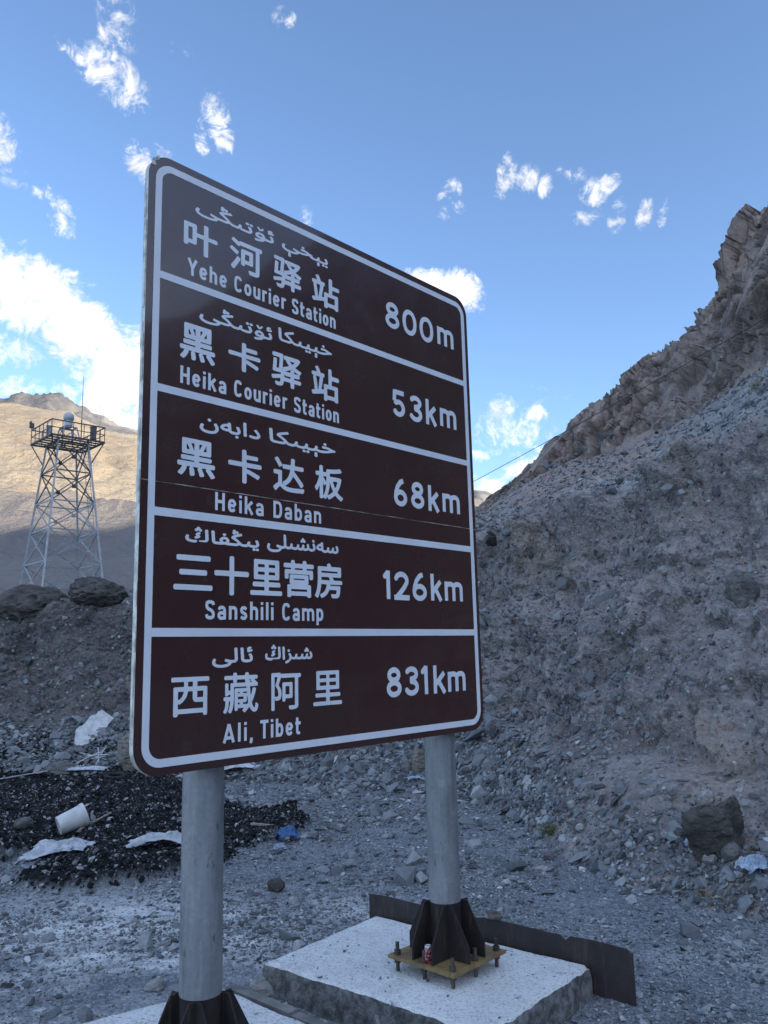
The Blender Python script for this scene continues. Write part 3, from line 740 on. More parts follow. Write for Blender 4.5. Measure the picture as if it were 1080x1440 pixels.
# monoline road lettering; a cell is cap height 1, centre lines are inset by h
h = .085
def arc(cx, cy, rx, ry, a0, a1, n=18, p=2.35):
    r = []
    for k in range(n+1):
        t = rad(a0+(a1-a0)*k/n); c, s = math.cos(t), math.sin(t)
        r.append((cx+rx*math.copysign(abs(c)**(2/p), c), cy+ry*math.copysign(abs(s)**(2/p), s)))
    return r
X = .73
def glyph(c, wide=False):
    """width, list of strokes (centre lines)"""
    if c in '0': W_ = .60; return W_, [arc(W_/2, .5, W_/2-h, .5-h, 90, 450, 36, 2.2)]
    if c == '8':
        W_ = .60; return W_, [arc(W_/2, .74, W_/2-h-.035, .26-h, 90, 450, 28, 2), arc(W_/2, .285, W_/2-h, .285-h, 90, 450, 28, 2)]
    if c == '3':
        W_ = .58; return W_, [arc(W_/2, .745, W_/2-h-.02, .255-h, 160, -90, 20, 2)[:-1]+[(W_/2-.04, .56)], [(W_/2-.06, .555), (W_/2, .56)]+arc(W_/2, .285, W_/2-h, .285-h, 90, -165, 22, 2)]
    if c == '5':
        W_ = .58; return W_, [[(W_-h*.6, 1-h), (h+.02, 1-h), (h+.0, .56)], [(h, .56)]+arc(W_/2-.01, .32, W_/2-h+.01, .32-h, 125, -155, 22, 2)]
    if c == '6':
        W_ = .60; return W_, [[(W_*.72, 1.0-h*.5), (W_*.52, .9), (W_*.3, .72), (h+.02, .5), (h, .33)], arc(W_/2, .305, W_/2-h, .305-h, 90, 450, 30, 2)]
    if c == '1': W_ = .30; return W_, [[(W_-h, 0), (W_-h, 1)], [(.0, .80), (.05, .80), (W_-h, .955)]]
    if c == '2':
        W_ = .58; return W_, [arc(W_/2, .69, W_/2-h, .31-h, 170, -20, 18, 2)+[(W_*.62, .40), (h+.03, .10)], [(h*.2, h), (W_, h)]]
    if c == 'k': W_ = .52; return W_, [[(h, 0), (h, 1)], [(h, .30), (W_-.07, X)], [(W_*.42, .44), (W_-h*.7, 0)]]
    if c == 'm':
        W_ = .86; m_ = W_/2; return W_, [[(h, 0), (h, X)], arc((h+m_)/2, X-h-.17, (m_-h)/2, .17, 180, 0, 12)+[(m_, 0)], arc((W_-h+m_)/2, X-h-.17, (W_-h-m_)/2, .17, 180, 0, 12)+[(W_-h, 0)]]
    if c == 'n': W_ = .50; return W_, [[(h, 0), (h, X)], arc(W_/2, X-h-.17, W_/2-h, .17, 180, 0, 14)+[(W_-h, 0)]]
    if c == 'h': W_ = .50; return W_, [[(h, 0), (h, 1)], arc(W_/2, X-h-.17, W_/2-h, .17, 180, 0, 14)+[(W_-h, 0)]]
    if c == 'u': W_ = .50; return W_, [[(W_-h, 0), (W_-h, X)], [(h, X)]+arc(W_/2, h+.17, W_/2-h, .17, 180, 360, 14)]
    if c == 'r': W_ = .34; return W_, [[(h, 0), (h, X)], arc(W_/2+.07, X-h-.16, W_/2+.07-h, .16, 180, 70, 10)]
    if c == 'i': W_ = .17; return W_, [[(h, 0), (h, X)], [(h, .84), (h, 1.0)]]
    if c == 'l': W_ = .17; return W_, [[(h, 0), (h, 1)]]
    if c == 'o': W_ = .50; return W_, [arc(W_/2, X/2, W_/2-h, X/2-h, 90, 450, 30)]
    if c == 'e': W_ = .50; return W_, [[(h, X*.50), (W_-h, X*.50)], arc(W_/2, X/2, W_/2-h, X/2-h, 5, 318, 28)]
    if c == 'a': W_ = .48; return W_, [[(W_-h, 0), (W_-h, X*.62)], arc(W_/2-.01, X*.62, W_/2-h+.01, X*.38-h, 0, 152, 12), arc(W_/2-.01, X*.29, W_/2-h, X*.29-h*.8, 60, 300, 18)+[(W_-h, X*.14)], [(W_/2+.05, X*.52), (W_-h, X*.54)]]
    if c == 'b': W_ = .50; return W_, [[(h, 0), (h, 1)], arc(W_/2, X/2, W_/2-h, X/2-h, 90, 450, 30)]
    if c == 'p': W_ = .50; return W_, [[(h, -.24), (h, X)], arc(W_/2, X/2, W_/2-h, X/2-h, 90, 450, 30)]
    if c == 't': W_ = .36; return W_, [[(.13, .96), (.13, h+.10)]+arc(.13+.12, h+.10, .12, .10, 180, 285, 8), [(0, X-h), (W_, X-h)]]
    if c == 's': W_ = .44; return W_, [[(W_-h*.8, X-.17), (W_*.66, X-h), (W_*.34, X-h), (h, X-.18), (h+.03, X*.58), (W_*.5, X*.5), (W_-h-.03, X*.42), (W_-h, .19), (W_*.66, h), (W_*.34, h), (h*.8, .17)]]
    if c == 'S': W_ = .54; return W_, [[(W_-h*.9, .76), (W_*.80, .875), (W_*.62, 1-h), (W_*.38, 1-h), (W_*.2, .87), (h, .74), (h+.02, .63), (W_*.32, .55), (W_*.66, .46), (W_-h-.02, .37), (W_-h, .25), (W_*.8, .13), (W_*.62, h), (W_*.38, h), (W_*.2, .13), (h*.9, .26)]]
    if c == 'C': W_ = .56; return W_, [arc(W_/2, .5, W_/2-h, .5-h, 38, 322, 30, 2.8)]
    if c == 'D': W_ = .56; return W_, [[(h, 0), (h, 1)], [(h, 1-h), (W_*.45, 1-h)]+arc(W_*.45, .5, W_*.55-h, .5-h, 90, -90, 18, 2.6)+[(h, h)]]
    if c == 'H': W_ = .56; return W_, [[(h, 0), (h, 1)], [(W_-h, 0), (W_-h, 1)], [(h, .5), (W_-h, .5)]]
    if c == 'Y': W_ = .58; return W_, [[(h*.6, 1), (W_/2, .45)], [(W_-h*.6, 1), (W_/2, .45)], [(W_/2, .5), (W_/2, 0)]]
    if c == 'A': W_ = .60; return W_, [[(h*.7, 0), (W_/2, .97)], [(W_-h*.7, 0), (W_/2, .97)], [(.15, .26), (W_-.15, .26)]]
    if c == 'T': W_ = .52; return W_, [[(0, 1-h), (W_, 1-h)], [(W_/2, 0), (W_/2, 1)]]
    if c == ',': W_ = .17; return W_, [[(h, .14), (h, .0), (h*.5, -.15)]]
    return .3, []
def word(fld, text, u0, u1, v0, capv, wgt, gap=.13):
    gl = [glyph(c) for c in text]; tot = sum(g[0] for g in gl)+gap*(len(gl)-1); su = (u1-u0)/tot; x = 0
    for W_, st in gl:
        for pts in st:
            q = [(u0+(x+a)*su, v0+b*capv) for a, b in pts]
            closed = math.hypot(q[0][0]-q[-1][0], q[0][1]-q[-1][1]) < 1e-6
            fld.stroke(q, wgt, (not closed, not closed))
        x += W_+gap

# photo measurements carried onto the sign's plane
SYAW = rad(47.0819); SX0 = -1.15387; su_, sv_ = math.cos(SYAW), math.sin(SYAW)
def on_sign(x, y):
    d = ray(x, y); n = Vector((sv_, -su_, 0)); q = Vector((SX0, 4, 0)); o = Vector((0, 0, CAM_H))
    p = o+d*((q-o).dot(n)/d.dot(n)); e = p-q; return e.x*su_+e.y*sv_, p.z
def z1(x, y): return on_sign(180+x/3.375, 200+y/3.375)
def z2(x, y): return on_sign(180+x/3.375, 480+y/3.375)
def z3(x, y): return on_sign(180+x/3.375, 700+y/3.375)
def z4(x, y): return on_sign(480+x/3.6, 360+y/3.6)
def z5(x, y): return on_sign(480+x/4.5, 740+y/4.5)

PW0, PW1, PV0, PV1 = -.0797, 2.6895, -.5616+CAM_H, 2.682+CAM_H
sign = empty('road_sign', (SX0, 4, 0), SYAW)
tag(sign, 'tall brown distance sign with white trilingual lettering standing on two galvanised posts', 'road sign')

def rrect(u0, u1, v0, v1, r, n=8):
    pts = []
    for cx, cy, a in ((u1-r, v1-r, 0), (u0+r, v1-r, 90), (u0+r, v0+r, 180), (u1-r, v0+r, 270)):
        for k in range(n+1):
            t = rad(a+90*k/n); pts.append((cx+r*math.cos(t), cy+r*math.sin(t)))
    return pts
def plate(name, outline, y0, y1, mat, parent, side=None):
    n = len(outline); vs = [(u, y0, v) for u, v in outline]+[(u, y1, v) for u, v in outline]
    me = bpy.data.meshes.new(name); me.from_pydata(vs, [], [tuple(range(n)), tuple(range(2*n-1, n-1, -1))]+[(i, i+n, (i+1) % n+n, (i+1) % n) for i in range(n)]); me.update()
    bm = bmesh.new(); bm.from_mesh(me); bmesh.ops.recalc_face_normals(bm, faces=bm.faces); bm.to_mesh(me); bm.free()
    o = link(name, me, mat, parent)
    if side is not None:
        me.materials.append(side)
        for p in me.polygons:
            if abs(p.normal.y) < .5 or p.normal.y > 0: p.material_index = 1
    return o
SEAM = .878+CAM_H
out_all = rrect(PW0, PW1, PV0, PV1, .135)
lo_o = [p for p in out_all if p[1] < SEAM]; hi_o = [p for p in out_all if p[1] > SEAM]
# lower sheet and upper sheet: the panel is two sheets with a joint, the upper one lapping 3 mm proud
lo_poly = [(PW1, SEAM-.002)]+[(PW0, SEAM-.002)]+[p for p in lo_o]
hi_poly = hi_o+[(PW0, SEAM+.002), (PW1, SEAM+.002)]
panel = plate('sign_panel', lo_poly, 0, .036, MAT['face'], sign, MAT['alu'])
upper = plate('upper_sheet', hi_poly, -.0012, .036, MAT['face'], panel, MAT['alu'])
lip = MB(); us = np.linspace(PW0+.002, PW1-.002, 60); rl = random.Random(3)
wl = [rl.uniform(.0008, .0042)*(1 if rl.random() > .25 else .2) for _ in us]
lip.add([(u, -.0026, SEAM-.002) for u in us]+[(u, -.0026, SEAM-.002+a_) for u, a_ in zip(us, wl)], [(i, i+1, i+61, i+60) for i in range(59)])
lip.build('sheet_joint', MAT['alu'], panel)
# white border, in one ring
def ring(name, u0, u1, v0, v1, wd, r, y, parent):
    a = rrect(u0, u1, v0, v1, r, 10); b = rrect(u0+wd, u1-wd, v0+wd, v1-wd, max(r-wd, .02), 10); n = len(a)
    me = bpy.data.meshes.new(name); me.from_pydata([(u, y, v) for u, v in a]+[(u, y, v) for u, v in b], [], [(i, (i+1) % n, (i+1) % n+n, i+n) for i in range(n)]); me.update()
    return link(name, me, MAT['white'], parent)
ring('border', -.038, 2.654, -.5236+CAM_H, 2.6375+CAM_H, .0395, .105, -.0030, panel)
for v, hw in ((1.9943, .0205), (1.3730, .0205), (.7242, .0215), (.1205, .0215)):
    m_ = MB(); v += CAM_H; m_.add([(.0015, -.0032, v-hw), (2.6145, -.0032, v-hw), (2.6145, -.0032, v+hw), (.0015, -.0032, v+hw)], [(0, 1, 2, 3)])
    m_.build('divider_line', MAT['white'], panel)

def chinese(chars, boxes, ym_slope):
    B = []
    for ch, (xa, xb, ya, yb, zt, zb) in zip(chars, boxes):
        xm, sk, dn = (xa+xb)/2, (xb-xa)/2*.85*(1 if ym_slope > 0 else -1), 0
        u0 = zt(xa, ya+60)[0]; u1 = zt(xb, ya+60)[0]
        v1 = zt(xm-sk, ya)[1]; v0 = zb(xm+sk, yb)[1]; B.append((ch, u0, u1, v0, v1))
    return B
def build_chinese(B, grow=.0050):
    f = Field(min(b[1] for b in B), max(b[2] for b in B), min(b[3] for b in B), max(b[4] for b in B), .0019)
    for ch, u0, u1, v0, v1 in B:
        V, T_ = glyph_tris(ch); lo, hi = V.min(0), V.max(0)
        if ch in '三': pass
        Q = (V-lo)/(hi-lo); Q[:, 0] = u0+grow+Q[:, 0]*(u1-u0-2*grow); Q[:, 1] = v0+grow+Q[:, 1]*(v1-v0-2*grow)
        f.mask_tris(Q, T_, grow)
    return f.build('chinese_lettering', panel)
def bx(zt, xa, xb, ya, yb, zb=None): return (xa, xb, ya, yb, zt, zb or zt)
build_chinese(chinese('叶河驿站', [bx(z1, 265, 425, 360, 565), bx(z1, 482, 635, 447, 650), bx(z1, 688, 822, 535, 725), bx(z1, 872, 1000, 620, 806)], 1))
build_chinese(chinese('黑卡驿站', [bx(z1, 247, 413, 850, 1063), bx(z1, 475, 627, 935, 1110), bx(z2, 680, 822, 48, 236), bx(z2, 870, 999, 110, 296)], 1))
build_chinese(chinese('黑卡达板', [bx(z2, 235, 413, 452, 656), bx(z2, 475, 632, 503, 686), bx(z2, 688, 835, 542, 727), bx(z2, 885, 1018, 583, 760)], 1))
build_chinese(chinese('三十里营房', [bx(z3, 217, 400, 268, 442), bx(z3, 410, 572, 272, 465), bx(z3, 580, 730, 290, 466), bx(z3, 738, 880, 294, 475), bx(z3, 885, 1014, 307, 479)], 1))
build_chinese(chinese('西藏阿里', [bx(z3, 203, 385, 846, 1043), bx(z3, 450, 618, 825, 1028), bx(z3, 678, 820, 825, 1012), bx(z3, 877, 1014, 817, 990)], -1), .0046)

def uyghur(items, fbox=None):
    Q = []
    for txt, zf, pl, pr, hgt in items:
        V, T_ = glyph_tris(txt[::-1]); lo, hi = V.min(0), V.max(0)
        u0, va = zf(*pl); u1, vb = zf(*pr); vm = (va+vb)/2
        s = hgt/(hi[1]-lo[1]); W2 = V.copy(); W2[:, 0] = u0+.004+(V[:, 0]-lo[0])/(hi[0]-lo[0])*(u1-u0-.008); W2[:, 1] = vm+(V[:, 1]-(lo[1]+hi[1])/2)*s
        Q.append((W2, T_))
    a = np.concatenate([q[0] for q in Q]); f = Field(a[:, 0].min(), a[:, 0].max(), a[:, 1].min(), a[:, 1].max(), .0016)
    for W2, T_ in Q: f.mask_tris(W2, T_, .0032)
    return f.build('uyghur_lettering', panel)
w_otingi = '\uFE8B\uFBDA\uFE97\uFBE9\uFBD6\uFEF0'; w_heyika = '\uFEA7\uFBE7\uFEF4\uFBE9\uFEDC\uFE8E'; w_daban = '\uFEA9\uFE8D\uFE91\uFEEA\uFEE5'
# points give the vertical middle of the word at its left and right end
uyghur([('\uFEF3\uFBE7\uFEA8\uFBE5', z1, (728, 505), (948, 572), .100), (w_otingi, z1, (318, 318), (692, 440), .110)])
uyghur([(w_heyika, z1, (712, 920), (967, 1008), .110), (w_otingi, z1, (337, 815), (684, 905), .110)])
uyghur([(w_heyika, z2, (668, 462), (984, 520), .110), (w_daban, z2, (338, 398), (628, 432), .100)])
uyghur([('\uFEB3\uFEEA\uFEE7\uFEB8\uFBE9\uFEE0\uFEF0', z3, (658, 225), (998, 232), .100), ('\uFEF3\uFBE9\uFBD6\uFED4\uFE8E\uFBD3', z3, (270, 172), (622, 212), .100)])
uyghur([('\uFEB7\uFBE9\uFEB0\uFE8D\uFBD3', z3, (648, 748), (874, 735), .100), ('\uFE8B\uFE8E\uFEDF\uFEF0', z3, (397, 762), (592, 750), .100)])

def english(words, cap, wgt=.0175):
    B = []
    for txt, zf, xl, xr, bl, br in words:          # baseline y at the word's left and right end
        u0, va = zf(xl, bl); u1, vb = zf(xr, br); B.append((txt, u0, u1, (va+vb)/2))
    f = Field(min(b[1] for b in B), max(b[2] for b in B), min(b[3] for b in B)-.05, max(b[3] for b in B)+cap, .0016)
    for txt, u0, u1, v in B: word(f, txt, u0, u1, v, cap, wgt, .15)
    return f.build('english_lettering', panel)
english([('Yehe', z1, 282, 468, 630, 693), ('Courier', z1, 503, 748, 704, 798), ('Station', z1, 777, 984, 808, 890)], .098)
english([('Heika', z2, 246, 465, 199, 250), ('Courier', z2, 502, 754, 258, 325), ('Station', z2, 787, 1000, 334, 391)], .097)
english([('Heika', z2, 411, 643, 799, 832), ('Daban', z2, 688, 916, 837, 866)], .099)
english([('Sanshili', z3, 364, 690, 577, 581), ('Camp', z3, 730, 926, 582, 586)], .099)
english([('Ali,', z3, 449, 592, 1166, 1150), ('Tibet', z3, 626, 818, 1146, 1120)], .097)

def distance(gl, slope=1):
    B = []
    for c, zf, xa, xb, ya, yb in gl:
        xm = (xa+xb)/2; sk = (xb-xa)/2*(.35 if c in '8036259' else .8)*slope; u0 = zf(xa, (ya+yb)/2)[0]; u1 = zf(xb, (ya+yb)/2)[0]; v1 = zf(xm-sk, ya)[1]; v0 = zf(xm+sk, yb)[1]
        B.append((c, u0, u1, v0, v1))
    f = Field(min(b[1] for b in B), max(b[2] for b in B), min(b[3] for b in B), max(b[4] for b in B), .0019)
    cap = np.median([b[4]-b[3] for b in B if b[0] != 'm'])
    for c, u0, u1, v0, v1 in B:
        W_, st = glyph(c)
        for pts in st:
            q = [(u0+a/W_*(u1-u0), v0+b*cap) for a, b in pts]
            closed = math.hypot(q[0][0]-q[-1][0], q[0][1]-q[-1][1]) < 1e-6
            f.stroke(q, .0345, (not closed, not closed))
    return f.build('distance_lettering', panel)
distance([('8', z4, 220, 293, 233, 371), ('0', z4, 306, 381, 270, 406), ('0', z4, 392, 466, 303, 440), ('m', z4, 484, 566, 358, 472)])
distance([('5', z4, 258, 321, 678, 816), ('3', z4, 340, 409, 705, 842), ('k', z4, 425, 481, 726, 863), ('m', z4, 498, 581, 790, 880)])
distance([('6', z4, 264, 332, 1128, 1268), ('8', z4, 350, 419, 1144, 1280), ('k', z4, 437, 494, 1160, 1297), ('m', z4, 510, 599, 1207, 1307)])
distance([('1', z5, 268, 306, 280, 461), ('2', z5, 329, 428, 287, 467), ('6', z5, 445, 541, 295, 472), ('k', z5, 562, 636, 302, 473), ('m', z5, 651, 768, 365, 476)])
distance([('8', z5, 282, 381, 890, 1083), ('3', z5, 394, 491, 886, 1073), ('1', z5, 507, 546, 884, 1065), ('k', z5, 578, 661, 884, 1059), ('m', z5, 671, 786, 915, 1048)], -1)
# torn white tape left on the corner and along the near edge
tp = MB()
for (u, v, a, b, an) in ((-.045, 2.640, .030, .012, .6), (-.052, 2.615, .016, .020, .2), (-.030, 2.655, .02, .008, .9)):
    pts = [(u+a*r_*math.cos(t)*math.cos(an)-b*r_*math.sin(t)*math.sin(an), -.0034, v+CAM_H+a*r_*math.cos(t)*math.sin(an)+b*r_*math.sin(t)*math.cos(an)) for t, r_ in [(k*2*math.pi/14, random.uniform(.55, 1.25)) for k in range(14)]]
    tp.add(pts, [tuple(range(14))])
tp.build('torn_tape', MAT['alu'], panel)
for k in range(22):
    v = random.uniform(PV0+.2, PV1-.16); L = random.uniform(.03, .22); wv_ = random.uniform(.006, .014)
    ed = MB(); ed.box((PW0-.0015-random.uniform(0, .003), .018+random.uniform(-.008, .008), v), (.003, wv_*1.6, L)); ed.build('peeling_tape', MAT['alu'], panel)
for k in range(12):
    v = random.uniform(PV0+.5, PV1-.2)
    ed = MB(); ed.box((PW1+.002, .02+random.uniform(-.006, .01), v), (.006, .016, random.uniform(.02, .10))); ed.build('peeling_tape', MAT['alu'], panel)
# back channels
bc = MB()
for v in (-.40, .12, .70, 1.28, 1.86, 2.42):
    bc.box(((PW0+PW1)/2, .0485, v+CAM_H), (2.60, .024, .055)); 
bc.build('back_channel', MAT['chan'], panel)
# posts
POST_U = (.432, 2.39); POST_Y = .062+.107
PLATE_Z = .262; POST_R = .1075
def post(u, base_rot):
    p = MB(); p.tube([(u, POST_Y, PLATE_Z), (u, POST_Y, PLATE_Z+.335)], POST_R*.985, 40); 
    body = MB(); body.tube([(u, POST_Y, PLATE_Z+.33), (u, POST_Y, 2.2+CAM_H)], POST_R, 48)
    po = body.build('post', MAT['galv'], sign, True)
    p.build('post_foot', MAT['gusset'], po, True)
    # clamp bands to the channels
    for v in (-.40, .70, 1.86):
        cl = MB(); cl.tube([(u, POST_Y, v+CAM_H-.025), (u, POST_Y, v+CAM_H+.025)], POST_R+.006, 32)
        cl.build('clamp_band', MAT['chan'], po, True)
    bp = MB(); bp.box((u, POST_Y, PLATE_Z-.0105), (.565, .565, .021)); bpo = bp.build('base_plate', MAT['ochre'], po, False, .002)
    # gussets: a pair of parallel webs on each of the four sides
    hgt = .33
    for k in range(4):
        c_, s_ = math.cos(k*math.pi/2), math.sin(k*math.pi/2)
        for off in (-.082, .082):
            r0 = math.sqrt(max(POST_R**2-off**2, 0))+.001; t_h = .0055
            prof = [(r0, PLATE_Z+.001), (.255, PLATE_Z+.001), (.255, PLATE_Z+.10), (r0+.055, PLATE_Z+hgt), (r0, PLATE_Z+hgt)]
            vs = [(a, off-t_h, z) for a, z in prof]+[(a, off+t_h, z) for a, z in prof]
            vs = [(u+a*c_-b*s_, POST_Y+a*s_+b*c_, z) for a, b, z in vs]; n = 5
            g_ = MB(); g_.add(vs, [tuple(range(n)), tuple(range(2*n-1, n-1, -1))]+[(i, i+n, (i+1) % n+n, (i+1) % n) for i in range(n)])
            g_.build('gusset', MAT['gusset'], po)
    for dx, dy in [(a, b) for a in (-1, 0, 1) for b in (-1, 0, 1) if (a or b)]:
        x, y = u+dx*.235, POST_Y+dy*.235
        b_ = MB(); b_.tube([(x, y, .155), (x, y, PLATE_Z+.075)], .013, 12)
        b_.tube([(x, y, PLATE_Z+.001), (x, y, PLATE_Z+.027)], .025, 6); b_.tube([(x, y, PLATE_Z-.05), (x, y, PLATE_Z-.0225)], .025, 6)
        b_.build('anchor_bolt', MAT['bolt'], po)
    return po
for u in POST_U: post(u, 0)
def sign_pt(u, y, z=0.0): return Vector((SX0+u*su_-y*sv_, 4+u*sv_+y*su_, z))

# ------------------------------------------------------------------ footings, planks, edge plate
def slab(name, label, quad, z0, z1_, seed, mat):
    """rough cast slab from a plan quad (counter-clockwise)"""
    n = 70; a, b, c, d = [np.array(q, float) for q in quad]
    s = np.linspace(0, 1, n); S, Tt = np.meshgrid(s, s, indexing='ij')
    top = ((1-S)*(1-Tt))[..., None]*a+(S*(1-Tt))[..., None]*b+(S*Tt)[..., None]*c+((1-S)*Tt)[..., None]*d
    P = np.concatenate([top.reshape(-1, 2), np.full((n*n, 1), z1_)], 1)
    P[:, 2] += fbm(P, 3, 4, .55, seed)*.008
    edge = np.minimum(np.minimum(S, 1-S), np.minimum(Tt, 1-Tt)).ravel()
    P[:, 2] -= np.exp(-edge/.006)*(.012+.02*np.clip(fbm(P, 6, 3, .6, seed+1)+.2, 0, 1))
    wob_ = fbm(P, 7, 4, .6, seed+2)*.016+fbm(P, 30, 3, .6, seed+3)*.007
    ctr = P[:, :2].mean(0); dv = P[:, :2]-ctr; dv /= np.linalg.norm(dv, axis=1, keepdims=True)+1e-9
    P[:, :2] += dv*(wob_*np.exp(-edge/.02))[:, None]
    idx = np.arange(n*n).reshape(n, n); loop = np.concatenate([idx[:, 0], idx[-1, 1:], idx[-2::-1, -1], idx[0, -2:0:-1]])
    F = grid_faces(n, n); rows = [P]; base = loop; faces = [F]; off = n*n; m_ = 8
    for k in range(1, m_+1):
        L = P[loop].copy(); L[:, 2] = L[:, 2]+(z0-L[:, 2])*k/m_
        dd = L[:, :2]-ctr; dd /= np.linalg.norm(dd, axis=1, keepdims=True)
        L[:, :2] += dd*(fbm(L, 9, 4, .6, seed+4)*.03+.004*k)[:, None]
        nb = off+np.arange(len(loop)); rows.append(L); faces.append(np.stack([base, np.roll(base, -1), np.roll(nb, -1), nb], 1)); base = nb; off += len(loop)
    me = np_mesh(name, np.concatenate(rows), np.concatenate(faces)); bm = bmesh.new(); bm.from_mesh(me); bmesh.ops.recalc_face_normals(bm, faces=bm.faces); bm.to_mesh(me); bm.free()
    o = link(name, me, mat, None, True); me.set_sharp_from_angle(angle=rad(50)); tag(o, label, 'footing'); return o
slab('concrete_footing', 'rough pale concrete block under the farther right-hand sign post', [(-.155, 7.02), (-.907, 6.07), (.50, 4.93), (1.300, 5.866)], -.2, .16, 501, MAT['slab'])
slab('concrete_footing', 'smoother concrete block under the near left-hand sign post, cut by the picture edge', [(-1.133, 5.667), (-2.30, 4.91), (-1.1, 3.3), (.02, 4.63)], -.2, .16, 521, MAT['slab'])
pb = MB()
A, B_ = Vector((-1.110, 5.690, 0)), Vector((.045, 4.664, 0)); dirv_ = (B_-A).normalized(); nrm_ = Vector((-dirv_.y, dirv_.x, 0))
for k, (s0, s1, lab) in enumerate(((0, .62, 'longer timber formwork board along the near footing, at its far corner'), (.63, 1.75, 'timber formwork board along the near footing, ending at the lower picture edge'))):
    m_ = MB(); R = Matrix((dirv_, nrm_, Vector((0, 0, 1)))).transposed()
    m_.box(A+dirv_*((s0+s1)/2)+nrm_*.045+Vector((0, 0, .07+k*-.012)), (s1-s0-.008, .075, .15), R)
    o = m_.build('formwork_board', MAT['plank'], None, False, .004); tag(o, lab, 'timber board', 'formwork boards')
m_ = MB(); a, b = Vector((-.20, 7.10, 0)), Vector((1.56, 5.722, 0)); dd = (b-a).normalized(); nn = Vector((-dd.y, dd.x, 0)); n = 60
vs = []
for i in range(n+1):
    s = i/n; p = a+(b-a)*s; bend = nn*(.012*math.sin(s*5.2)+.006*math.sin(s*17))
    zt = .300+.004*math.sin(s*23)+(-.010 if .44 < s < .47 else 0)+(-.03 if .775 < s < .80 else 0)-(.025 if i == n else 0)
    for off in (0, .010):
        vs.append(p+bend+nn*off+Vector((0, 0, -.1))); vs.append(p+bend+nn*off+Vector((0, 0, zt)))
fs = []
for i in range(n):
    o0, o1 = i*4, i*4+4
    fs += [(o0, o1, o1+1, o0+1), (o0+2, o0+3, o1+3, o1+2), (o0+1, o1+1, o1+3, o0+3)]
fs += [(0, 1, 3, 2), (n*4, n*4+2, n*4+3, n*4+1)]
m_.add(vs, fs); o = m_.build('steel_edge_plate', MAT['sheet']); tag(o, 'long dark rusty steel strip standing on edge behind the right concrete block', 'steel strip')

# drink can on the right base plate
def can_mat():
    m, t = material('red_can_print'); c = objco(t)
    sx = t.new('ShaderNodeSeparateXYZ'); t.set(sx, 0, c)
    base = t.mix(t.ramp(t.noise(t.scale(c, (1, 1, 1.6)), 34, 2, .4), .52, .56), (.24, .010, .018), (.34, .28, .29))
    base = t.mix(t.ramp(sx.outputs[2], .120, .124), base, (.5, .5, .5))
    t.set(t.b, 'Base Color', base); t.b.inputs['Roughness'].default_value = .3; t.b.inputs['Metallic'].default_value = .25
    return m
p = at_z(602.5, 1354, PLATE_Z+.001)
m_ = MB(); m_.lathe([(.020, 0), (.026, .006), (.0285, .016), (.0285, .118), (.024, .130), (.0235, .134), (.022, .133), (.0215, .130)], 28)
can = m_.build('drink_can', can_mat(), None, True); can.location = p; can.scale = (.82, .82, .80); tag(can, 'slim red and white drink can standing on the right base plate beside the post', 'drink can')

# ------------------------------------------------------------------ loose stones
def hull_variant(seed, flat):
    r = random.Random(seed); bm = bmesh.new()
    for _ in range(13):
        v = Vector((r.gauss(0, 1), r.gauss(0, 1), r.gauss(0, 1))).normalized()*r.uniform(.8, 1.1)
        bm.verts.new((v.x*r.uniform(.9, 1.1), v.y*.78, v.z*flat))
    res = bmesh.ops.convex_hull(bm, input=bm.verts)
    bmesh.ops.delete(bm, geom=[g for g in res['geom_interior'] if isinstance(g, bmesh.types.BMVert)], context='VERTS')
    bmesh.ops.triangulate(bm, faces=bm.faces); bm.verts.index_update()
    V = np.array([v.co[:] for v in bm.verts]); F = np.array([[v.index for v in f.verts] for f in bm.faces]); bm.free(); return V, F
VARS = [hull_variant(900+k, (.30, .42, .55, .34, .7, .25)[k % 6]) for k in range(18)]
def scatter_mesh(name, P, N, S, bright, mat, seed, sink=.25):
    g = np.random.default_rng(seed); n = len(P); which = g.integers(0, len(VARS), n)
    # frame: normal jittered, random spin
    Z = N+g.normal(0, .28, (n, 3)); Z /= np.linalg.norm(Z, axis=1, keepdims=True)
    a = g.normal(0, 1, (n, 3)); Xv = a-Z*np.sum(a*Z, 1, keepdims=True); Xv /= np.linalg.norm(Xv, axis=1, keepdims=True); Yv = np.cross(Z, Xv)
    VS, FS, AT = [], [], []; off = 0
    for k, (V, F) in enumerate(VARS):
        i = np.flatnonzero(which == k)
        if not len(i): continue
        st = g.uniform(.8, 1.25, (len(i), 3))*S[i, None]
        L = V[None]*st[:, None, :]; hgt = np.abs(V[:, 2]).max()*st[:, 2]
        Wv = L[:, :, 0:1]*Xv[i, None, :]+L[:, :, 1:2]*Yv[i, None, :]+L[:, :, 2:3]*Z[i, None, :]+(P[i]+N[i]*(hgt*(1-2*sink))[:, None])[:, None, :]
        VS.append(Wv.reshape(-1, 3)); FS.append((F[None]+(off+np.arange(len(i))*len(V))[:, None, None]).reshape(-1, 3)); AT.append(np.repeat(bright[i], len(V))); off += len(i)*len(V)
    me = np_mesh(name, np.concatenate(VS), np.concatenate(FS)); add_attr(me, 'rnd', np.concatenate(AT)); return link(name, me, mat)
QUADS = [[(-.155, 7.06), (-.94, 6.05), (.48, 4.90), (1.36, 5.86)], [(-1.133, 5.74), (-2.36, 4.91), (-1.1, 3.2), (.14, 4.68)]]
def in_quads(X, Y):
    r = np.zeros(len(X), bool)
    for q in QUADS:
        q = np.array(q); ins = np.ones(len(X), bool)
        for k in range(4):
            a, b = q[k], q[(k+1) % 4]; ins &= ((b[0]-a[0])*(Y-a[1])-(b[1]-a[1])*(X-a[0])) > 0
        r |= ins
    return r
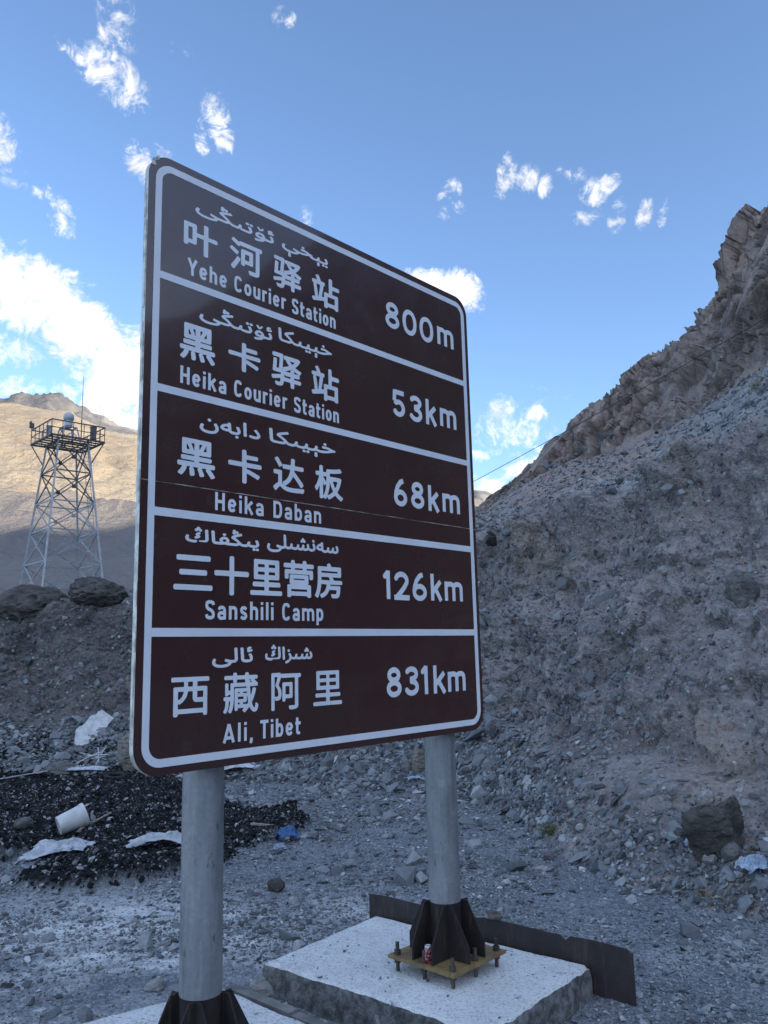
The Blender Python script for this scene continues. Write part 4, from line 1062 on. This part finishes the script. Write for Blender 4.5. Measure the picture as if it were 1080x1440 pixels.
NG = grid_normals(PG.reshape(len(rr), len(aa), 3)).reshape(-1, 3); NG[NG[:, 2] < 0] *= -1
def pick_ground(n, seed, rmin, rmax, power, msk=None, azlim=31):
    g = np.random.default_rng(seed); Rf = R_.ravel(); Af = np.degrees(A_.ravel())
    ok = (Rf > rmin) & (Rf < rmax) & (np.abs(Af) < azlim); wt = np.where(ok, Rf**power, 0)
    if msk is not None: wt = wt*msk
    i = g.choice(len(Rf), n, p=wt/wt.sum()); P = PG[i].copy(); 
    j = g.uniform(-.5, .5, (n, 2)); dr = Rf[i]*.0042; P[:, 0] += j[:, 0]*dr*1.2; P[:, 1] += j[:, 1]*dr*1.2
    keep = ~in_quads(P[:, 0], P[:, 1]); return P[keep], NG[i][keep], hm[i][keep], g
patch = np.clip(fbm(PG*np.array([1, 1, 0]), 1.1, 4, .55, 601)+.55, .08, 1.4)
AP, AN, AS, AB = [], [], [], []
for n, s0, spread, rmin, rmax, pw, sd_ in ((135000, .0092, .42, 4.3, 19, .9, 1), (14000, .021, .45, 4.3, 20, 1.2, 2), (1300, .038, .38, 4.6, 21, 1.6, 3), (150, .08, .3, 5.5, 21, 1.6, 4)):
    P, N, hmv, g = pick_ground(n, 610+sd_, rmin, rmax, pw, patch*(1-.95*hm)); r = np.hypot(P[:, 0], P[:, 1])
    AP.append(P); AN.append(N); AS.append(s0*np.exp(g.normal(0, spread, len(P)))*np.clip(r/8, .8, 1.6)); AB.append(np.clip(g.beta(1.9, 1.9, len(P)), 0, 1))
gr = scatter_mesh('gravel', np.concatenate(AP), np.concatenate(AN), np.concatenate(AS), np.concatenate(AB), MAT['stone'], 650)
tag(gr, 'loose grey slate gravel strewn over the yard', 'gravel', kind='stuff')
# the hillside: shards of the talus, clods of the cut, gravel of the scree
NH = grid_normals(HP).reshape(-1, 3); NH[NH[:, 1] > 0] *= -1
vis = (x_ > -40) & (x_ < 1130) & ((x_ < 205) | (x_ > 560) | (t_ < 1.6)); area = np.linalg.norm(np.cross(np.gradient(HP, axis=0), np.gradient(HP, axis=1)), axis=2).ravel()
def pick_hill(n, seed, wt):
    g = np.random.default_rng(seed); wt = np.where(vis, wt, 0)*area; i = g.choice(len(wt), n, p=wt/wt.sum()); P = P1[i]+g.normal(0, .02, (n, 3))*np.clip(P1[i][:, 1:2]/12, .7, 4); return P, NH[i], g, P1[i][:, 1]
# stones and crumbs of the dark heap
P, N, hmv, g = pick_ground(36000, 660, 6.5, 21, 1.0, np.where(hm > .25, 1.0, 0)); s = np.minimum(.015*np.exp(g.normal(0, .6, len(P))), .05)
b = np.where(g.random(len(P)) < .84, g.uniform(0, .03, len(P)), g.uniform(.25, .9, len(P)))
blk_ = sstep((1.22-t_)*1.3+fbm(P0, .8, 4, .6, 231)*.8, .0, .3)*(x_ < 212)*(t_ < 1.5)
P2, N2, g2_, Y2 = pick_hill(9000, 662, blk_); P = np.concatenate([P, P2]); N = np.concatenate([N, N2]); s = np.concatenate([s, np.minimum(.018*np.exp(g2_.normal(0, .55, 9000)), .06)])
b = np.concatenate([b, np.where(g2_.random(9000) < .9, g2_.uniform(0, .03, 9000), g2_.uniform(.25, .9, 9000))])
dr_ = scatter_mesh('dark_rubble', P, N, s, b, MAT['rubble'], 661, .15); tag(dr_, 'black soil crumbs and mixed stones covering the dumped heap', 'rubble', kind='stuff')
AP, AN, AS, AB = [], [], [], []
tal_w = np.exp(-np.clip(t_-1.0, 0, 9)/.5)*(t_ > .35)*np.clip(fbm(P0, .6, 3, .5, 671)+.6, .1, 1.5)
for n, s0, wt, sp, seed in ((42000, .020, tal_w, .5, 1), (5000, .045, tal_w, .42, 2), (260, .10, tal_w, .3, 3),
                            (15000, .014, cut, .5, 4), (420, .042, cut, .4, 5),
                            (26000, .024, scree*(t_ < 4.9)*(t_ > 2.9)/np.clip(P0[:, 1]/12, 1, 9)**1.2, .55, 6), (900, .065, scree*(t_ < 4.9)*(t_ > 2.9)/np.clip(P0[:, 1]/12, 1, 9), .4, 7),
                            (260, .085, cliff*(t_ < 5.3)*(t_ > 4.3), .5, 8)):
    P, N, g, Yd = pick_hill(n, 680+seed, wt); AP.append(P); AN.append(N)
    AS.append(s0*np.exp(g.normal(0, sp, n))*np.clip(Yd/11, .8, 2.2)**.7); AB.append(np.clip(g.beta(1.8, 2.3, n)*.95, 0, 1))
hs = scatter_mesh('hillside_stones', np.concatenate(AP), np.concatenate(AN), np.concatenate(AS), np.concatenate(AB), MAT['stone'], 699, .3)
tag(hs, 'slate shards and small stones lying on the slopes', 'stones', kind='stuff')
# grit on the slabs
g = np.random.default_rng(700); n = 520; P = np.stack([g.uniform(-2.2, 1.3, n), g.uniform(3.5, 7.0, n), np.full(n, .163)], 1); P = P[in_quads(P[:, 0]*1.06-.0, P[:, 1])]
P = P[[not (abs((q[0]-.34)) < .4 and abs(q[1]-5.87) < .4) or True for q in P]]
gg = scatter_mesh('slab_grit', P, np.tile([[0., 0, 1]], (len(P), 1)), .006*np.exp(g.normal(0, .5, len(P))), g.uniform(0, .25, len(P)), MAT['stone'], 701, .1)
tag(gg, 'dark grit scattered on the concrete blocks', 'grit', kind='stuff')

# ------------------------------------------------------------------ single rocks
def boulder(name, label, loc, size, seed, mat, rz=0., cat='rock', group=None, sub=4, ang=.55):
    bm = bmesh.new(); bmesh.ops.create_icosphere(bm, subdivisions=sub, radius=1.0)
    V = np.array([v.co[:] for v in bm.verts]); r = random.Random(seed)
    # planar cuts and broken facets give it faces, noise gives it skin
    R1 = np.ones(len(V))
    for _ in range(13):
        d = np.array(Vector((r.gauss(0, 1), r.gauss(0, 1), r.gauss(0, 1))).normalized()); c = r.uniform(.55, .86)
        dot = V @ d; R1 = np.minimum(R1, np.where(dot > .05, c/np.maximum(dot, .05), 9))
    R1 = ang*R1+(1-ang)*.86; P = V*R1[:, None]; Vs = V+seed*3.1
    fe, rv, tl = facets(Vs, 1.5, seed); ge, gv, tl2 = facets(Vs, 3.6, seed+50)
    P *= (1+(rv-.5)*.20*ang+tl*.16*ang+(gv-.5)*.07+tl2*.07+fbm(Vs, 1.6, 3, .5, seed)*.10+fbm(Vs, 7, 4, .6, seed+3)*.06)[:, None]
    lo, hi = P.min(0), P.max(0); P = (P-lo)/(hi-lo)-np.array([.5, .5, 0]); P *= np.array(size)
    for v, p in zip(bm.verts, P): v.co = p
    me = bpy.data.meshes.new(name); bm.to_mesh(me); bm.free(); o = link(name, me, mat, None, True); me.set_sharp_from_angle(angle=rad(38))
    o.location = loc; o.rotation_euler = (0, 0, rz); tag(o, label, cat, group); return o
def rock_at(label, px, w_px, h_px, seed, mat, depth=.8, rz=0., sink=.2, Y=None, name='rock', cat='rock', ang=.55, sub=3):
    if Y is None: p, n, dist = hit(px[0], px[1]); 
    else: p = at_y(px[0], px[1], Y)
    k = p.y/F_PX; wd, hg = w_px*k, h_px*k
    return boulder(name, label, (p.x, p.y+wd*depth*.25, p.z-hg*sink), (wd, wd*depth, hg*(1+sink)), seed, mat, rz, cat, None, sub, ang)
# px is the foot of the rock in the photo
rock_at('large dark rounded boulder on the bank edge, left of the tower foot', (28, 872), 128, 52, 11, MAT['darkrock'], .8, 0, .12, None, 'boulder', 'boulder', .4, 5)
rock_at('large dark rounded boulder on the bank edge, nearer the sign', (131, 853), 82, 44, 12, MAT['darkrock'], .85, .3, .12, None, 'boulder', 'boulder', .4, 5)
rock_at('dark square boulder on the brink of the cut bank right beside the sign edge', (699, 764), 36, 27, 13, MAT['darkrock'], .8, .2, .15, None, 'boulder', 'boulder', .8, 4)
rock_at('big dark boulder at the foot of the right slope, partly buried', (1018, 1206), 80, 76, 18, MAT['darkrock'], 1.0, 1.1, .3, None, 'boulder', 'boulder', .95, 5)
rock_at('dark rock sticking out of the cut bank near the right picture edge', (1050, 850), 52, 50, 15, MAT['greyrock'], .7, .5, .5, None, 'boulder', 'boulder', .8, 4)
rock_at('blunt rock knob standing on the ridge crest at the right picture edge', (1086, 376), 66, 72, 27, MAT['cragrock'], .9, .3, .15, 39.5, 'rock_outcrop', 'rock', .9, 4)
rock_at('upright tan boulder half hidden behind the lower left corner of the sign', (188, 1086), 52, 56, 16, MAT['tanrock'], .7, .2, .1, None, 'boulder', 'boulder', .6, 4)
for k, (lab, px, w_, h_, mt) in enumerate([
  ('white stone embedded in the cut bank, the brightest and largest there', (938, 807), 20, 13, 'palerock'),
  ('flat white stone above the brightest one on the cut bank', (905, 760), 16, 7, 'palerock'),
  ('small white stone high on the cut bank, right of the flat white one', (985, 734), 8, 5, 'palerock'),
  ('pale round stone behind the right post, tan on top', (590, 1088), 26, 32, 'tanrock'),
  ('grey lump leaning against the tan stone behind the right post', (573, 1088), 22, 16, 'greyrock'),
  ('pale angular rock in the gap between the two concrete blocks', (373, 1402), 46, 22, 'palerock'),
  ('flat pale stone in the foreground left of the near post', (218, 1393), 30, 11, 'palerock'),
  ('flat pale slab of stone on the gravel right of the dark heap', (471, 1166), 26, 9, 'greyrock'),
  ('dark clod with a hollow on the gravel between the posts', (388, 1254), 24, 16, 'darkrock'),
  ('white stone under the sign, left of the right post', (499, 1073), 14, 11, 'palerock'),
  ('pale stone at the slope foot above the green plant', (805, 1138), 14, 12, 'palerock'),
  ('small pale stone beside the green plant', (817, 1170), 16, 11, 'palerock'),
  ('grey block on the talus beside the big dark boulder, on its left', (958, 1180), 22, 14, 'greyrock'),
  ('long pale stone in front of the big dark boulder', (1002, 1214), 26, 17, 'palerock'),
  ('rounded grey stone touching the big dark boulder on its lower right', (1034, 1212), 30, 24, 'greyrock'),
  ('pale block above and left of the big dark boulder', (996, 1134), 24, 22, 'palerock'),
  ('grey stone at the corner of the right block, nearest the steel strip', (800, 1418), 22, 20, 'greyrock'),
  ('small rounded grey stone on open gravel right of the right post', (773, 1211), 16, 11, 'greyrock'),
  ('flat light stone on open gravel just right of the right post', (764, 1226), 24, 6, 'palerock'),
  ('pale grey rock in the dark heap under the foam board', (82, 1090), 42, 16, 'greyrock'),
  ('grey stone beside the tipped bucket, to its left', (30, 1165), 30, 13, 'greyrock'),
  ('pale stone on the hillside bank under the boulder pair', (91, 872), 10, 6, 'palerock'),
  ('brown clod lying on top of the steel strip', (750, 1305), 22, 10, 'tanrock'),
 ]):
    o = rock_at(lab, px, w_, h_, 40+k, MAT[mt], .9, k*.7, .25)
    if 'steel strip' in lab and 'clod' in lab:
        s = .535; p = a*0 if False else Vector((-.20, 7.10, 0))*(1-s)+Vector((1.56, 5.722, 0))*s; o.location = (p.x, p.y, .298); o.scale = (.8, .5, .8)

# ------------------------------------------------------------------ rubbish
def put(o, px, dz=0.0, rz=None):
    p, n, d = hit(*px); o.location = (p.x, p.y, p.z+dz)
    if rz is not None: o.rotation_euler.z = rz
    return p, n
def crumpled(name, label, cat, px, L, Wd, H_, seed, mat, rz=0., twist=0., n=64):
    s = np.linspace(-1, 1, n); S, Tt = np.meshgrid(s, s, indexing='ij'); P = np.stack([S.ravel(), Tt.ravel(), np.zeros(n*n)], 1)
    rim = 1+fbm(P, 1.5, 5, .62, seed+5)*.55
    Q = P.copy(); Q[:, 0] *= L/2*rim; Q[:, 1] *= Wd/2*rim*(1-.25*P[:, 0]*twist)
    f = .5+.5*fbm(P, .9, 5, .55, seed, True); g2 = fbm(P*np.array([1, 2.2, 1]), 1.6, 4, .6, seed+2, True)
    fade = np.clip(1.1-(P[:, 0]**2+P[:, 1]**2)*.62, .03, 1)
    Q[:, 2] = H_*fade*(.25+.7*f+.38*g2)
    Q[:, 0] += fbm(P+5, 2.4, 3, .5, seed+7)*L*.05; Q[:, 1] += fbm(P+9, 2.4, 3, .5, seed+8)*Wd*.08
    me = np_mesh(name, Q, grid_faces(n, n)); o = link(name, me, mat, None, True); put(o, px, .045, rz)
    sol = o.modifiers.new('thickness', 'SOLIDIFY'); sol.thickness = .003
    tag(o, label, cat); return o
crumpled('plastic_sheet', 'crumpled white plastic sheet spread out below the tipped bucket', 'plastic sheet', (86, 1203), .80, .42, .13, 801, MAT['plastic'], .45, .8)
crumpled('plastic_sheet', 'twisted white plastic sheet bunched up just left of the near post', 'plastic sheet', (224, 1194), .62, .20, .16, 802, MAT['plastic'], .22)
crumpled('plastic_sheet', 'torn white plastic film lying under the sign right of the near post', 'plastic sheet', (338, 1084), .72, .42, .10, 803, MAT['plastic'], .1)
crumpled('plastic_sheet', 'small scrap of white film under the sign left of the near post', 'plastic sheet', (236, 1090), .36, .22, .07, 804, MAT['plastic'], .1)
crumpled('plastic_bag', 'bright blue plastic bag on the right end of the dark heap', 'plastic bag', (405, 1184), .24, .17, .13, 805, MAT['blue'], .3)
crumpled('plastic_bag', 'small pale bag below the bright blue bag', 'plastic bag', (392, 1199), .14, .09, .06, 806, MAT['paleblue'], .8)
crumpled('plastic_bag', 'flat blue scrap beside the tan stone behind the right post', 'plastic bag', (585, 1099), .30, .16, .05, 807, MAT['paleblue'], .1)
crumpled('plastic_bag', 'pale blue and white plastic at the right picture edge by the big dark boulder', 'plastic bag', (1066, 1232), .30, .16, .12, 808, MAT['paleblue'], .2)
crumpled('plastic_bag', 'white torn plastic left of the pale blue one at the right picture edge', 'plastic bag', (1046, 1228), .15, .12, .09, 809, MAT['plastic'], .9)
crumpled('plastic_bag', 'thin white film beside the white sticks in the heap', 'plastic bag', (118, 1086), .95, .35, .07, 810, MAT['plastic'], .05)

# tipped bucket
bk = empty('plastic_bucket'); tag(bk, 'grey white plastic bucket lying tipped over on the dark heap', 'bucket')
m_ = MB(); m_.lathe([(.001, .004), (.118, .0), (.122, .006), (.142, .33), (.148, .332), (.148, .300), (.151, .300), (.151, .345), (.137, .345), (.134, .33), (.116, .012), (.001, .012)], 40)
m_.f = m_.f[:-2]; m_.build('bucket_wall', MAT['bucket'], bk, True)
m_ = MB(); m_.lathe([(.100, -.004), (.118, -.004), (.120, .0015), (.100, .0015)], 40); m_.f = m_.f[:-2]; m_.build('bottom_rim', MAT['bucket'], bk, True)
m_ = MB(); m_.tube([(.150*math.cos(t)*1.0, .150*math.sin(t)*.3-.13, .325+.02*math.sin(t)) for t in np.linspace(0, math.pi, 16)], .003, 8); m_.build('wire_handle', MAT['bolt'], bk)
p, n, d = hit(93, 1176); bk.location = (p.x-.10, p.y, p.z+.125)
bk.rotation_euler = Vector((.74, .50, .30)).to_track_quat('Z', 'Y').to_euler()
# foam board leaning on the bank foot
m_ = MB(); n_ = 24; r = random.Random(4); edge_t = [r.uniform(-.02, .02) for _ in range(n_+1)]; vs = []
for i in range(n_+1):
    s = i/n_; wd = .17+.06*math.sin(s*3)+edge_t[i]*.6; off = (s-.5)*.05+(0.0 if s > .2 else -(.2-s)*.8)
    for y, z in ((-wd+off, 0), (wd*.9+off+edge_t[n_-i], 0), (wd*.9+off+edge_t[n_-i], .03), (-wd+off, .03)): vs.append((s*1.25-.62, y, z))
fs = []
for i in range(n_):
    o0, o1 = i*4, i*4+4; fs += [(o0+k, o0+(k+1) % 4, o1+(k+1) % 4, o1+k) for k in range(4)]
fs += [(3, 2, 1, 0), (n_*4, n_*4+1, n_*4+2, n_*4+3)]
m_.add(vs, fs); fo = m_.build('foam_board', MAT['foam'], None); tag(fo, 'broken white foam board leaning on the foot of the left bank', 'foam board')
pa, pb_ = hit(103, 1053)[0]+Vector((0, 0, .10)), hit(154, 1016)[0]+Vector((0, -.15, .18)); ax = (pb_-pa); 
xa = ax.normalized(); ya = Vector((.75, .62, .0)); ya = (ya-xa*ya.dot(xa)).normalized(); za = xa.cross(ya)
if za.y > 0: za = -za; ya = -ya
Mx = Matrix((xa, ya, za)).transposed().to_4x4(); Mx.translation = (pa+pb_)/2; fo.matrix_world = Mx @ Matrix.Scale(ax.length/1.25, 4, (1, 0, 0))
# white sticks
r = random.Random(9); base = hit(136, 1076)[0]
for k, (dx, dz, L, a_) in enumerate([(.0, .05, .55, 60), (-.12, .02, .62, 18), (-.06, .08, .58, 150), (.05, .03, .50, 100), (.02, .10, .6, 8), (-.15, .06, .52, 35), (.08, .04, .45, 78)]):
    m_ = MB(); c = base+Vector((dx, -.05*k*.3, .10+dz)); d = Vector((math.cos(rad(a_))*.9, r.uniform(-.4, .4), math.sin(rad(a_))*.55)).normalized()
    m_.tube([c-d*L/2, c-d*L*.1+Vector((0, 0, .012)), c+d*L/2], .0085, 8); o = m_.build('white_stick', MAT['rope'], None, True)
    tag(o, 'thin white stick in the loose bundle on the heap below the foam board', 'stick', 'bundle of white sticks')
m_ = MB(); pts = [(-40, 1106), (0, 1101), (40, 1094), (80, 1087), (118, 1081)]
m_.tube([hit(*q)[0]+Vector((0, 0, .07)) for q in pts], .011, 8); o = m_.build('pale_pole', MAT['rope'], None, True); tag(o, 'long thin pale pole lying across the dark heap towards the white sticks', 'pole')
# rubber ring
m_ = MB(); vs = []; fs = []
for i in range(36):
    t = 2*math.pi*i/36
    for k in range(10):
        s = 2*math.pi*k/10; vs.append(((.17+.045*math.cos(s))*math.cos(t), (.17+.045*math.cos(s))*math.sin(t), .045*math.sin(s)+.04))
for i in range(36):
    for k in range(10): fs.append((i*10+k, i*10+(k+1) % 10, ((i+1) % 36)*10+(k+1) % 10, ((i+1) % 36)*10+k))
m_.add(vs, fs); o = m_.build('rubber_ring', MAT['rubber'], None, True); put(o, (163, 1096), .02); o.rotation_euler = (.12, .05, 0); tag(o, 'small black rubber ring lying on the ground by the lower left sign corner', 'rubber ring')
def stick(lab, a_, b_, w_, mat='wood', dz=.05):
    A, B = hit(*a_)[0]+Vector((0, 0, dz)), hit(*b_)[0]+Vector((0, 0, dz)); m_ = MB(); m_.bar(A, B, w_, w_*.5); o = m_.build('wooden_stick', MAT[mat], None, False, .003); tag(o, lab, 'stick'); return o
stick('pale wooden batten lying on the right end of the dark heap', (353, 1164), (408, 1169), .045)
stick('grey wooden stick lying between the bucket and the near post', (112, 1172), (156, 1148), .03)
stick('thin wooden lath below the twisted plastic left of the near post', (222, 1206), (258, 1198), .035)
stick('short brown stick at the far edge of the dark heap on the left', (2, 1078), (42, 1080), .04)
# bottle
bo = empty('plastic_bottle'); tag(bo, 'small pale blue plastic bottle standing against stones left of the big dark boulder', 'bottle')
m_ = MB(); m_.lathe([(.001, 0), (.030, 0), (.033, .01), (.033, .13), (.028, .15), (.013, .185), (.013, .195)], 20); m_.build('bottle_body', MAT['paleblue'], bo, True)
m_ = MB(); m_.lathe([(.001, .196), (.0155, .196), (.0155, .215), (.001, .215)], 16); m_.build('bottle_cap', MAT['blue'], bo, True)
put(bo, (966, 1190), 0); bo.rotation_euler = (.1, .35, 0)

# ------------------------------------------------------------------ small plants
def tuft(label, px, n, hgt, spread, mats, seed):
    r = random.Random(seed); e = empty('low_plant'); tag(e, label, 'plant'); put(e, px, -.01)
    st = MB(); lf = MB()
    for k in range(n):
        a_ = r.uniform(0, 6.283); l = r.uniform(.5, 1)*hgt; d = Vector((math.cos(a_)*spread*r.random(), math.sin(a_)*spread*r.random(), l))
        b0 = Vector((r.uniform(-.4, .4)*spread, r.uniform(-.4, .4)*spread, 0)); st.tube([b0, b0+d*.5+Vector((0, 0, .02)), b0+d], [.003, .0025, .001], 5)
        for j in range(7):
            t = r.uniform(.25, 1); c = b0+d*t; u = Vector((r.gauss(0, 1), r.gauss(0, 1), r.gauss(0, .6))).normalized(); v = u.orthogonal().normalized(); s = r.uniform(.010, .022)
            lf.add([c, c+u*s+v*s*.4, c+u*s*2.1, c+u*s-v*s*.4], [(0, 1, 2, 3)])
    st.build('stems', MAT['dry'], e); o = lf.build('leaves', MAT[mats], e)
tuft('small dark green weed on the gravel at the slope foot', (775, 1172), 46, .13, .17, 'leaf', 5)
tuft('low brown dry tuft on the gravel near the right picture edge', (995, 1258), 26, .06, .14, 'dry', 6)
tuft('pale dry plant on the scree at the right picture edge', (1066, 545), 60, .45, .5, 'dry', 7)

# ------------------------------------------------------------------ lattice tower
TY = 74.0; tb = at_y(86, 836, TY); TZ0 = tb.z-.6; deck_z = at_y(93, 624, TY).z; cx_, cy_ = tb.x, tb.y
ctop = at_y(93, 624, TY); ctop.y = TY
tw = empty('lattice_tower', (cx_, cy_, TZ0), rad(21.7)); tag(tw, 'tall galvanised lattice tower with a railed platform, radome and whip antennas beyond the bank', 'lattice tower')
Hd = deck_z-TZ0
c4 = [Vector((3.72, -1.6, 0)), Vector((1.6, 3.72, 0)), Vector((-3.72, 1.6, 0)), Vector((-1.6, -3.72, 0))]
def leg_pt(k, f):           # f 0..1 up the tower
    return c4[k % 4]*(1-.515*f)+Vector((0, 0, Hd*f))
for k in range(4):
    m_ = MB(); m_.bar(leg_pt(k, 0), leg_pt(k, 1), .17, .17); m_.build('leg', MAT['tower'], tw)
lv = [0.0, .225, .425, .605, .80, .985]
for i in range(5):
    for k in range(4):
        a0, a1, b0, b1 = leg_pt(k, lv[i]), leg_pt(k, lv[i+1]), leg_pt(k+1, lv[i]), leg_pt(k+1, lv[i+1])
        mt = MAT['tower'] if i < 3 else MAT['towerdark']  # upper bays: same steel, with their shade put into the colour
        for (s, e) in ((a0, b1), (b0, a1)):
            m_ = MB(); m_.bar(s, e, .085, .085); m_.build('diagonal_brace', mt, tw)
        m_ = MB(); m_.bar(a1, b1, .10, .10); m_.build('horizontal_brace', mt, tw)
        # node plate where the two diagonals cross
        t_c = .5; c = (a0+b1+b0+a1)/4
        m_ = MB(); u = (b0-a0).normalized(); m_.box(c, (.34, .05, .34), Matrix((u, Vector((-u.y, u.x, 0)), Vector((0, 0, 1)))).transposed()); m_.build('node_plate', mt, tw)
# platform: deck beams and railing on each side
pc = [v.normalized()*3.5 for v in c4]
dk = MB()
for k in range(4): dk.bar(pc[k]+Vector((0, 0, Hd)), pc[(k+1) % 4]+Vector((0, 0, Hd)), .14, .16)
for i in range(1, 6):
    f = i/6; dk.bar(pc[0].lerp(pc[1], f)+Vector((0, 0, Hd)), pc[3].lerp(pc[2], f)+Vector((0, 0, Hd)), .10, .12)
for i in range(1, 4):
    f = i/4; dk.bar(pc[1].lerp(pc[2], f)+Vector((0, 0, Hd+.07)), pc[0].lerp(pc[3], f)+Vector((0, 0, Hd+.07)), .10, .06)
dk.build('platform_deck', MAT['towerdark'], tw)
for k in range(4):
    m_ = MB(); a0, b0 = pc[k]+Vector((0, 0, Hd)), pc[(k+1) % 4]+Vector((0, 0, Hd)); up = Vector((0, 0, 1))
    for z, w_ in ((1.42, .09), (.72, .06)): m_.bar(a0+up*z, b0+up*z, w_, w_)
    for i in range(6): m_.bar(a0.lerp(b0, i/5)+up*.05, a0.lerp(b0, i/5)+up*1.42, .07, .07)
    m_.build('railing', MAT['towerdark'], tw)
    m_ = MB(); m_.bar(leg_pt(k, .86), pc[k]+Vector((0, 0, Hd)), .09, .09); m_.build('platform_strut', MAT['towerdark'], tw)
# cabin frame and mast carrying the radome
m_ = MB()
for k in range(4): m_.bar(c4[k]*.30+Vector((0, 0, Hd)), c4[k]*.20+Vector((0, 0, Hd+1.55)), .10, .10)
for k in range(4): m_.bar(c4[k]*.20+Vector((0, 0, Hd+1.5)), c4[(k+1) % 4]*.20+Vector((0, 0, Hd+1.5)), .10, .10); m_.bar(c4[k]*.30+Vector((0, 0, Hd+.1)), c4[(k+1) % 4]*.20+Vector((0, 0, Hd+1.5)), .06, .06)
m_.build('mast_frame', MAT['tower'], tw)
m_ = MB(); m_.lathe([(.30, Hd+1.55), (.30, Hd+1.66), (.38, Hd+1.70), (.38, Hd+2.12), (.34, Hd+2.2), (.42, Hd+2.30)], 28); mm_ = m_.build('radome_base', MAT['dome'], tw, True)
m_ = MB(); m_.lathe([(.40, Hd+2.28)]+[(.50*math.cos(t), Hd+2.55+.50*math.sin(t)) for t in np.linspace(-.45, 1.54, 14)], 32); m_.build('radome', MAT['dome'], tw, True)
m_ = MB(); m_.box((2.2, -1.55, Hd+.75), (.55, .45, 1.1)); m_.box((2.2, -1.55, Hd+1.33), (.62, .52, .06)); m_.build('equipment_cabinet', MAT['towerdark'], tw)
m_ = MB(); m_.box((-1.6, -2.0, Hd+.6), (.5, .4, .8)); m_.box((-1.6, -2.0, Hd+1.03), (.56, .46, .06)); m_.build('equipment_cabinet', MAT['tower'], tw)
e = Vector((0, 0, 1))
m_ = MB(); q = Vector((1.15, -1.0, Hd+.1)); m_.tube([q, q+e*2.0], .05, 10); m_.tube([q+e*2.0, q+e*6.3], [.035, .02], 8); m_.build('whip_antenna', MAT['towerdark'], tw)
m_ = MB(); q = pc[0]*.86+Vector((0, 0, Hd+.1)); m_.tube([q, q+e*1.6], .03, 8); m_.tube([q+e*1.6, q+e*4.0], [.02, .012], 8); m_.build('whip_antenna', MAT['tower'], tw)
m_ = MB(); q = pc[2]+Vector((0, 0, Hd+1.42)); m_.tube([q, q+e*.25], .05, 8); m_.box(q+e*.45, (.42, .30, .42)); m_.tube([q+e*.62+Vector((-.1, 0, 0)), q+e*.85+Vector((-.1, 0, 0))], [.16, .10], 12); m_.build('camera_head', MAT['towerdark'], tw)
m_ = MB()
for s_ in (-.2, .2): m_.bar(leg_pt(0, 0).lerp(leg_pt(1, 0), .30)*1.02+Vector((s_, s_*.4, 0)), leg_pt(0, 1).lerp(leg_pt(1, 1), .30)*1.02+Vector((s_, s_*.4, 0)), .06, .06)
for i in range(44):
    f = (i+.5)/44; c = leg_pt(0, f).lerp(leg_pt(1, f), .30)*1.02; m_.bar(c+Vector((-.22, -.09, 0)), c+Vector((.22, .09, 0)), .035, .035)
m_.build('ladder', MAT['tower'], tw)
g_z = hit(86, 845)
# dirt pad the tower stands on is the bench of the hillside; concrete feet
for k in range(4):
    m_ = MB(); m_.box(leg_pt(k, 0)+Vector((0, 0, -1.6)), (.9, .9, 3.4)); m_.build('tower_foot', MAT['slab'], tw)

# ------------------------------------------------------------------ overhead cable; unseen ends added, carried on to the hill and the bank
A = at_y(1300, 318, 27.5); B = at_y(1080, 446, 27.5); C_ = at_y(835, 572, 46); D_ = at_y(668, 655, 62); E_ = at_y(420, 800, 78)
pts = [A.lerp(E_, i/40) for i in range(41)]
sag = [p-Vector((0, 0, 2.2*(i/40)*(1-i/40))) for i, p in enumerate(pts)]
m_ = MB(); m_.tube(sag, .018, 8); o = m_.build('overhead_cable', MAT['cable'], None, True); tag(o, 'thin black cable strung from the hill top down behind the sign', 'cable')
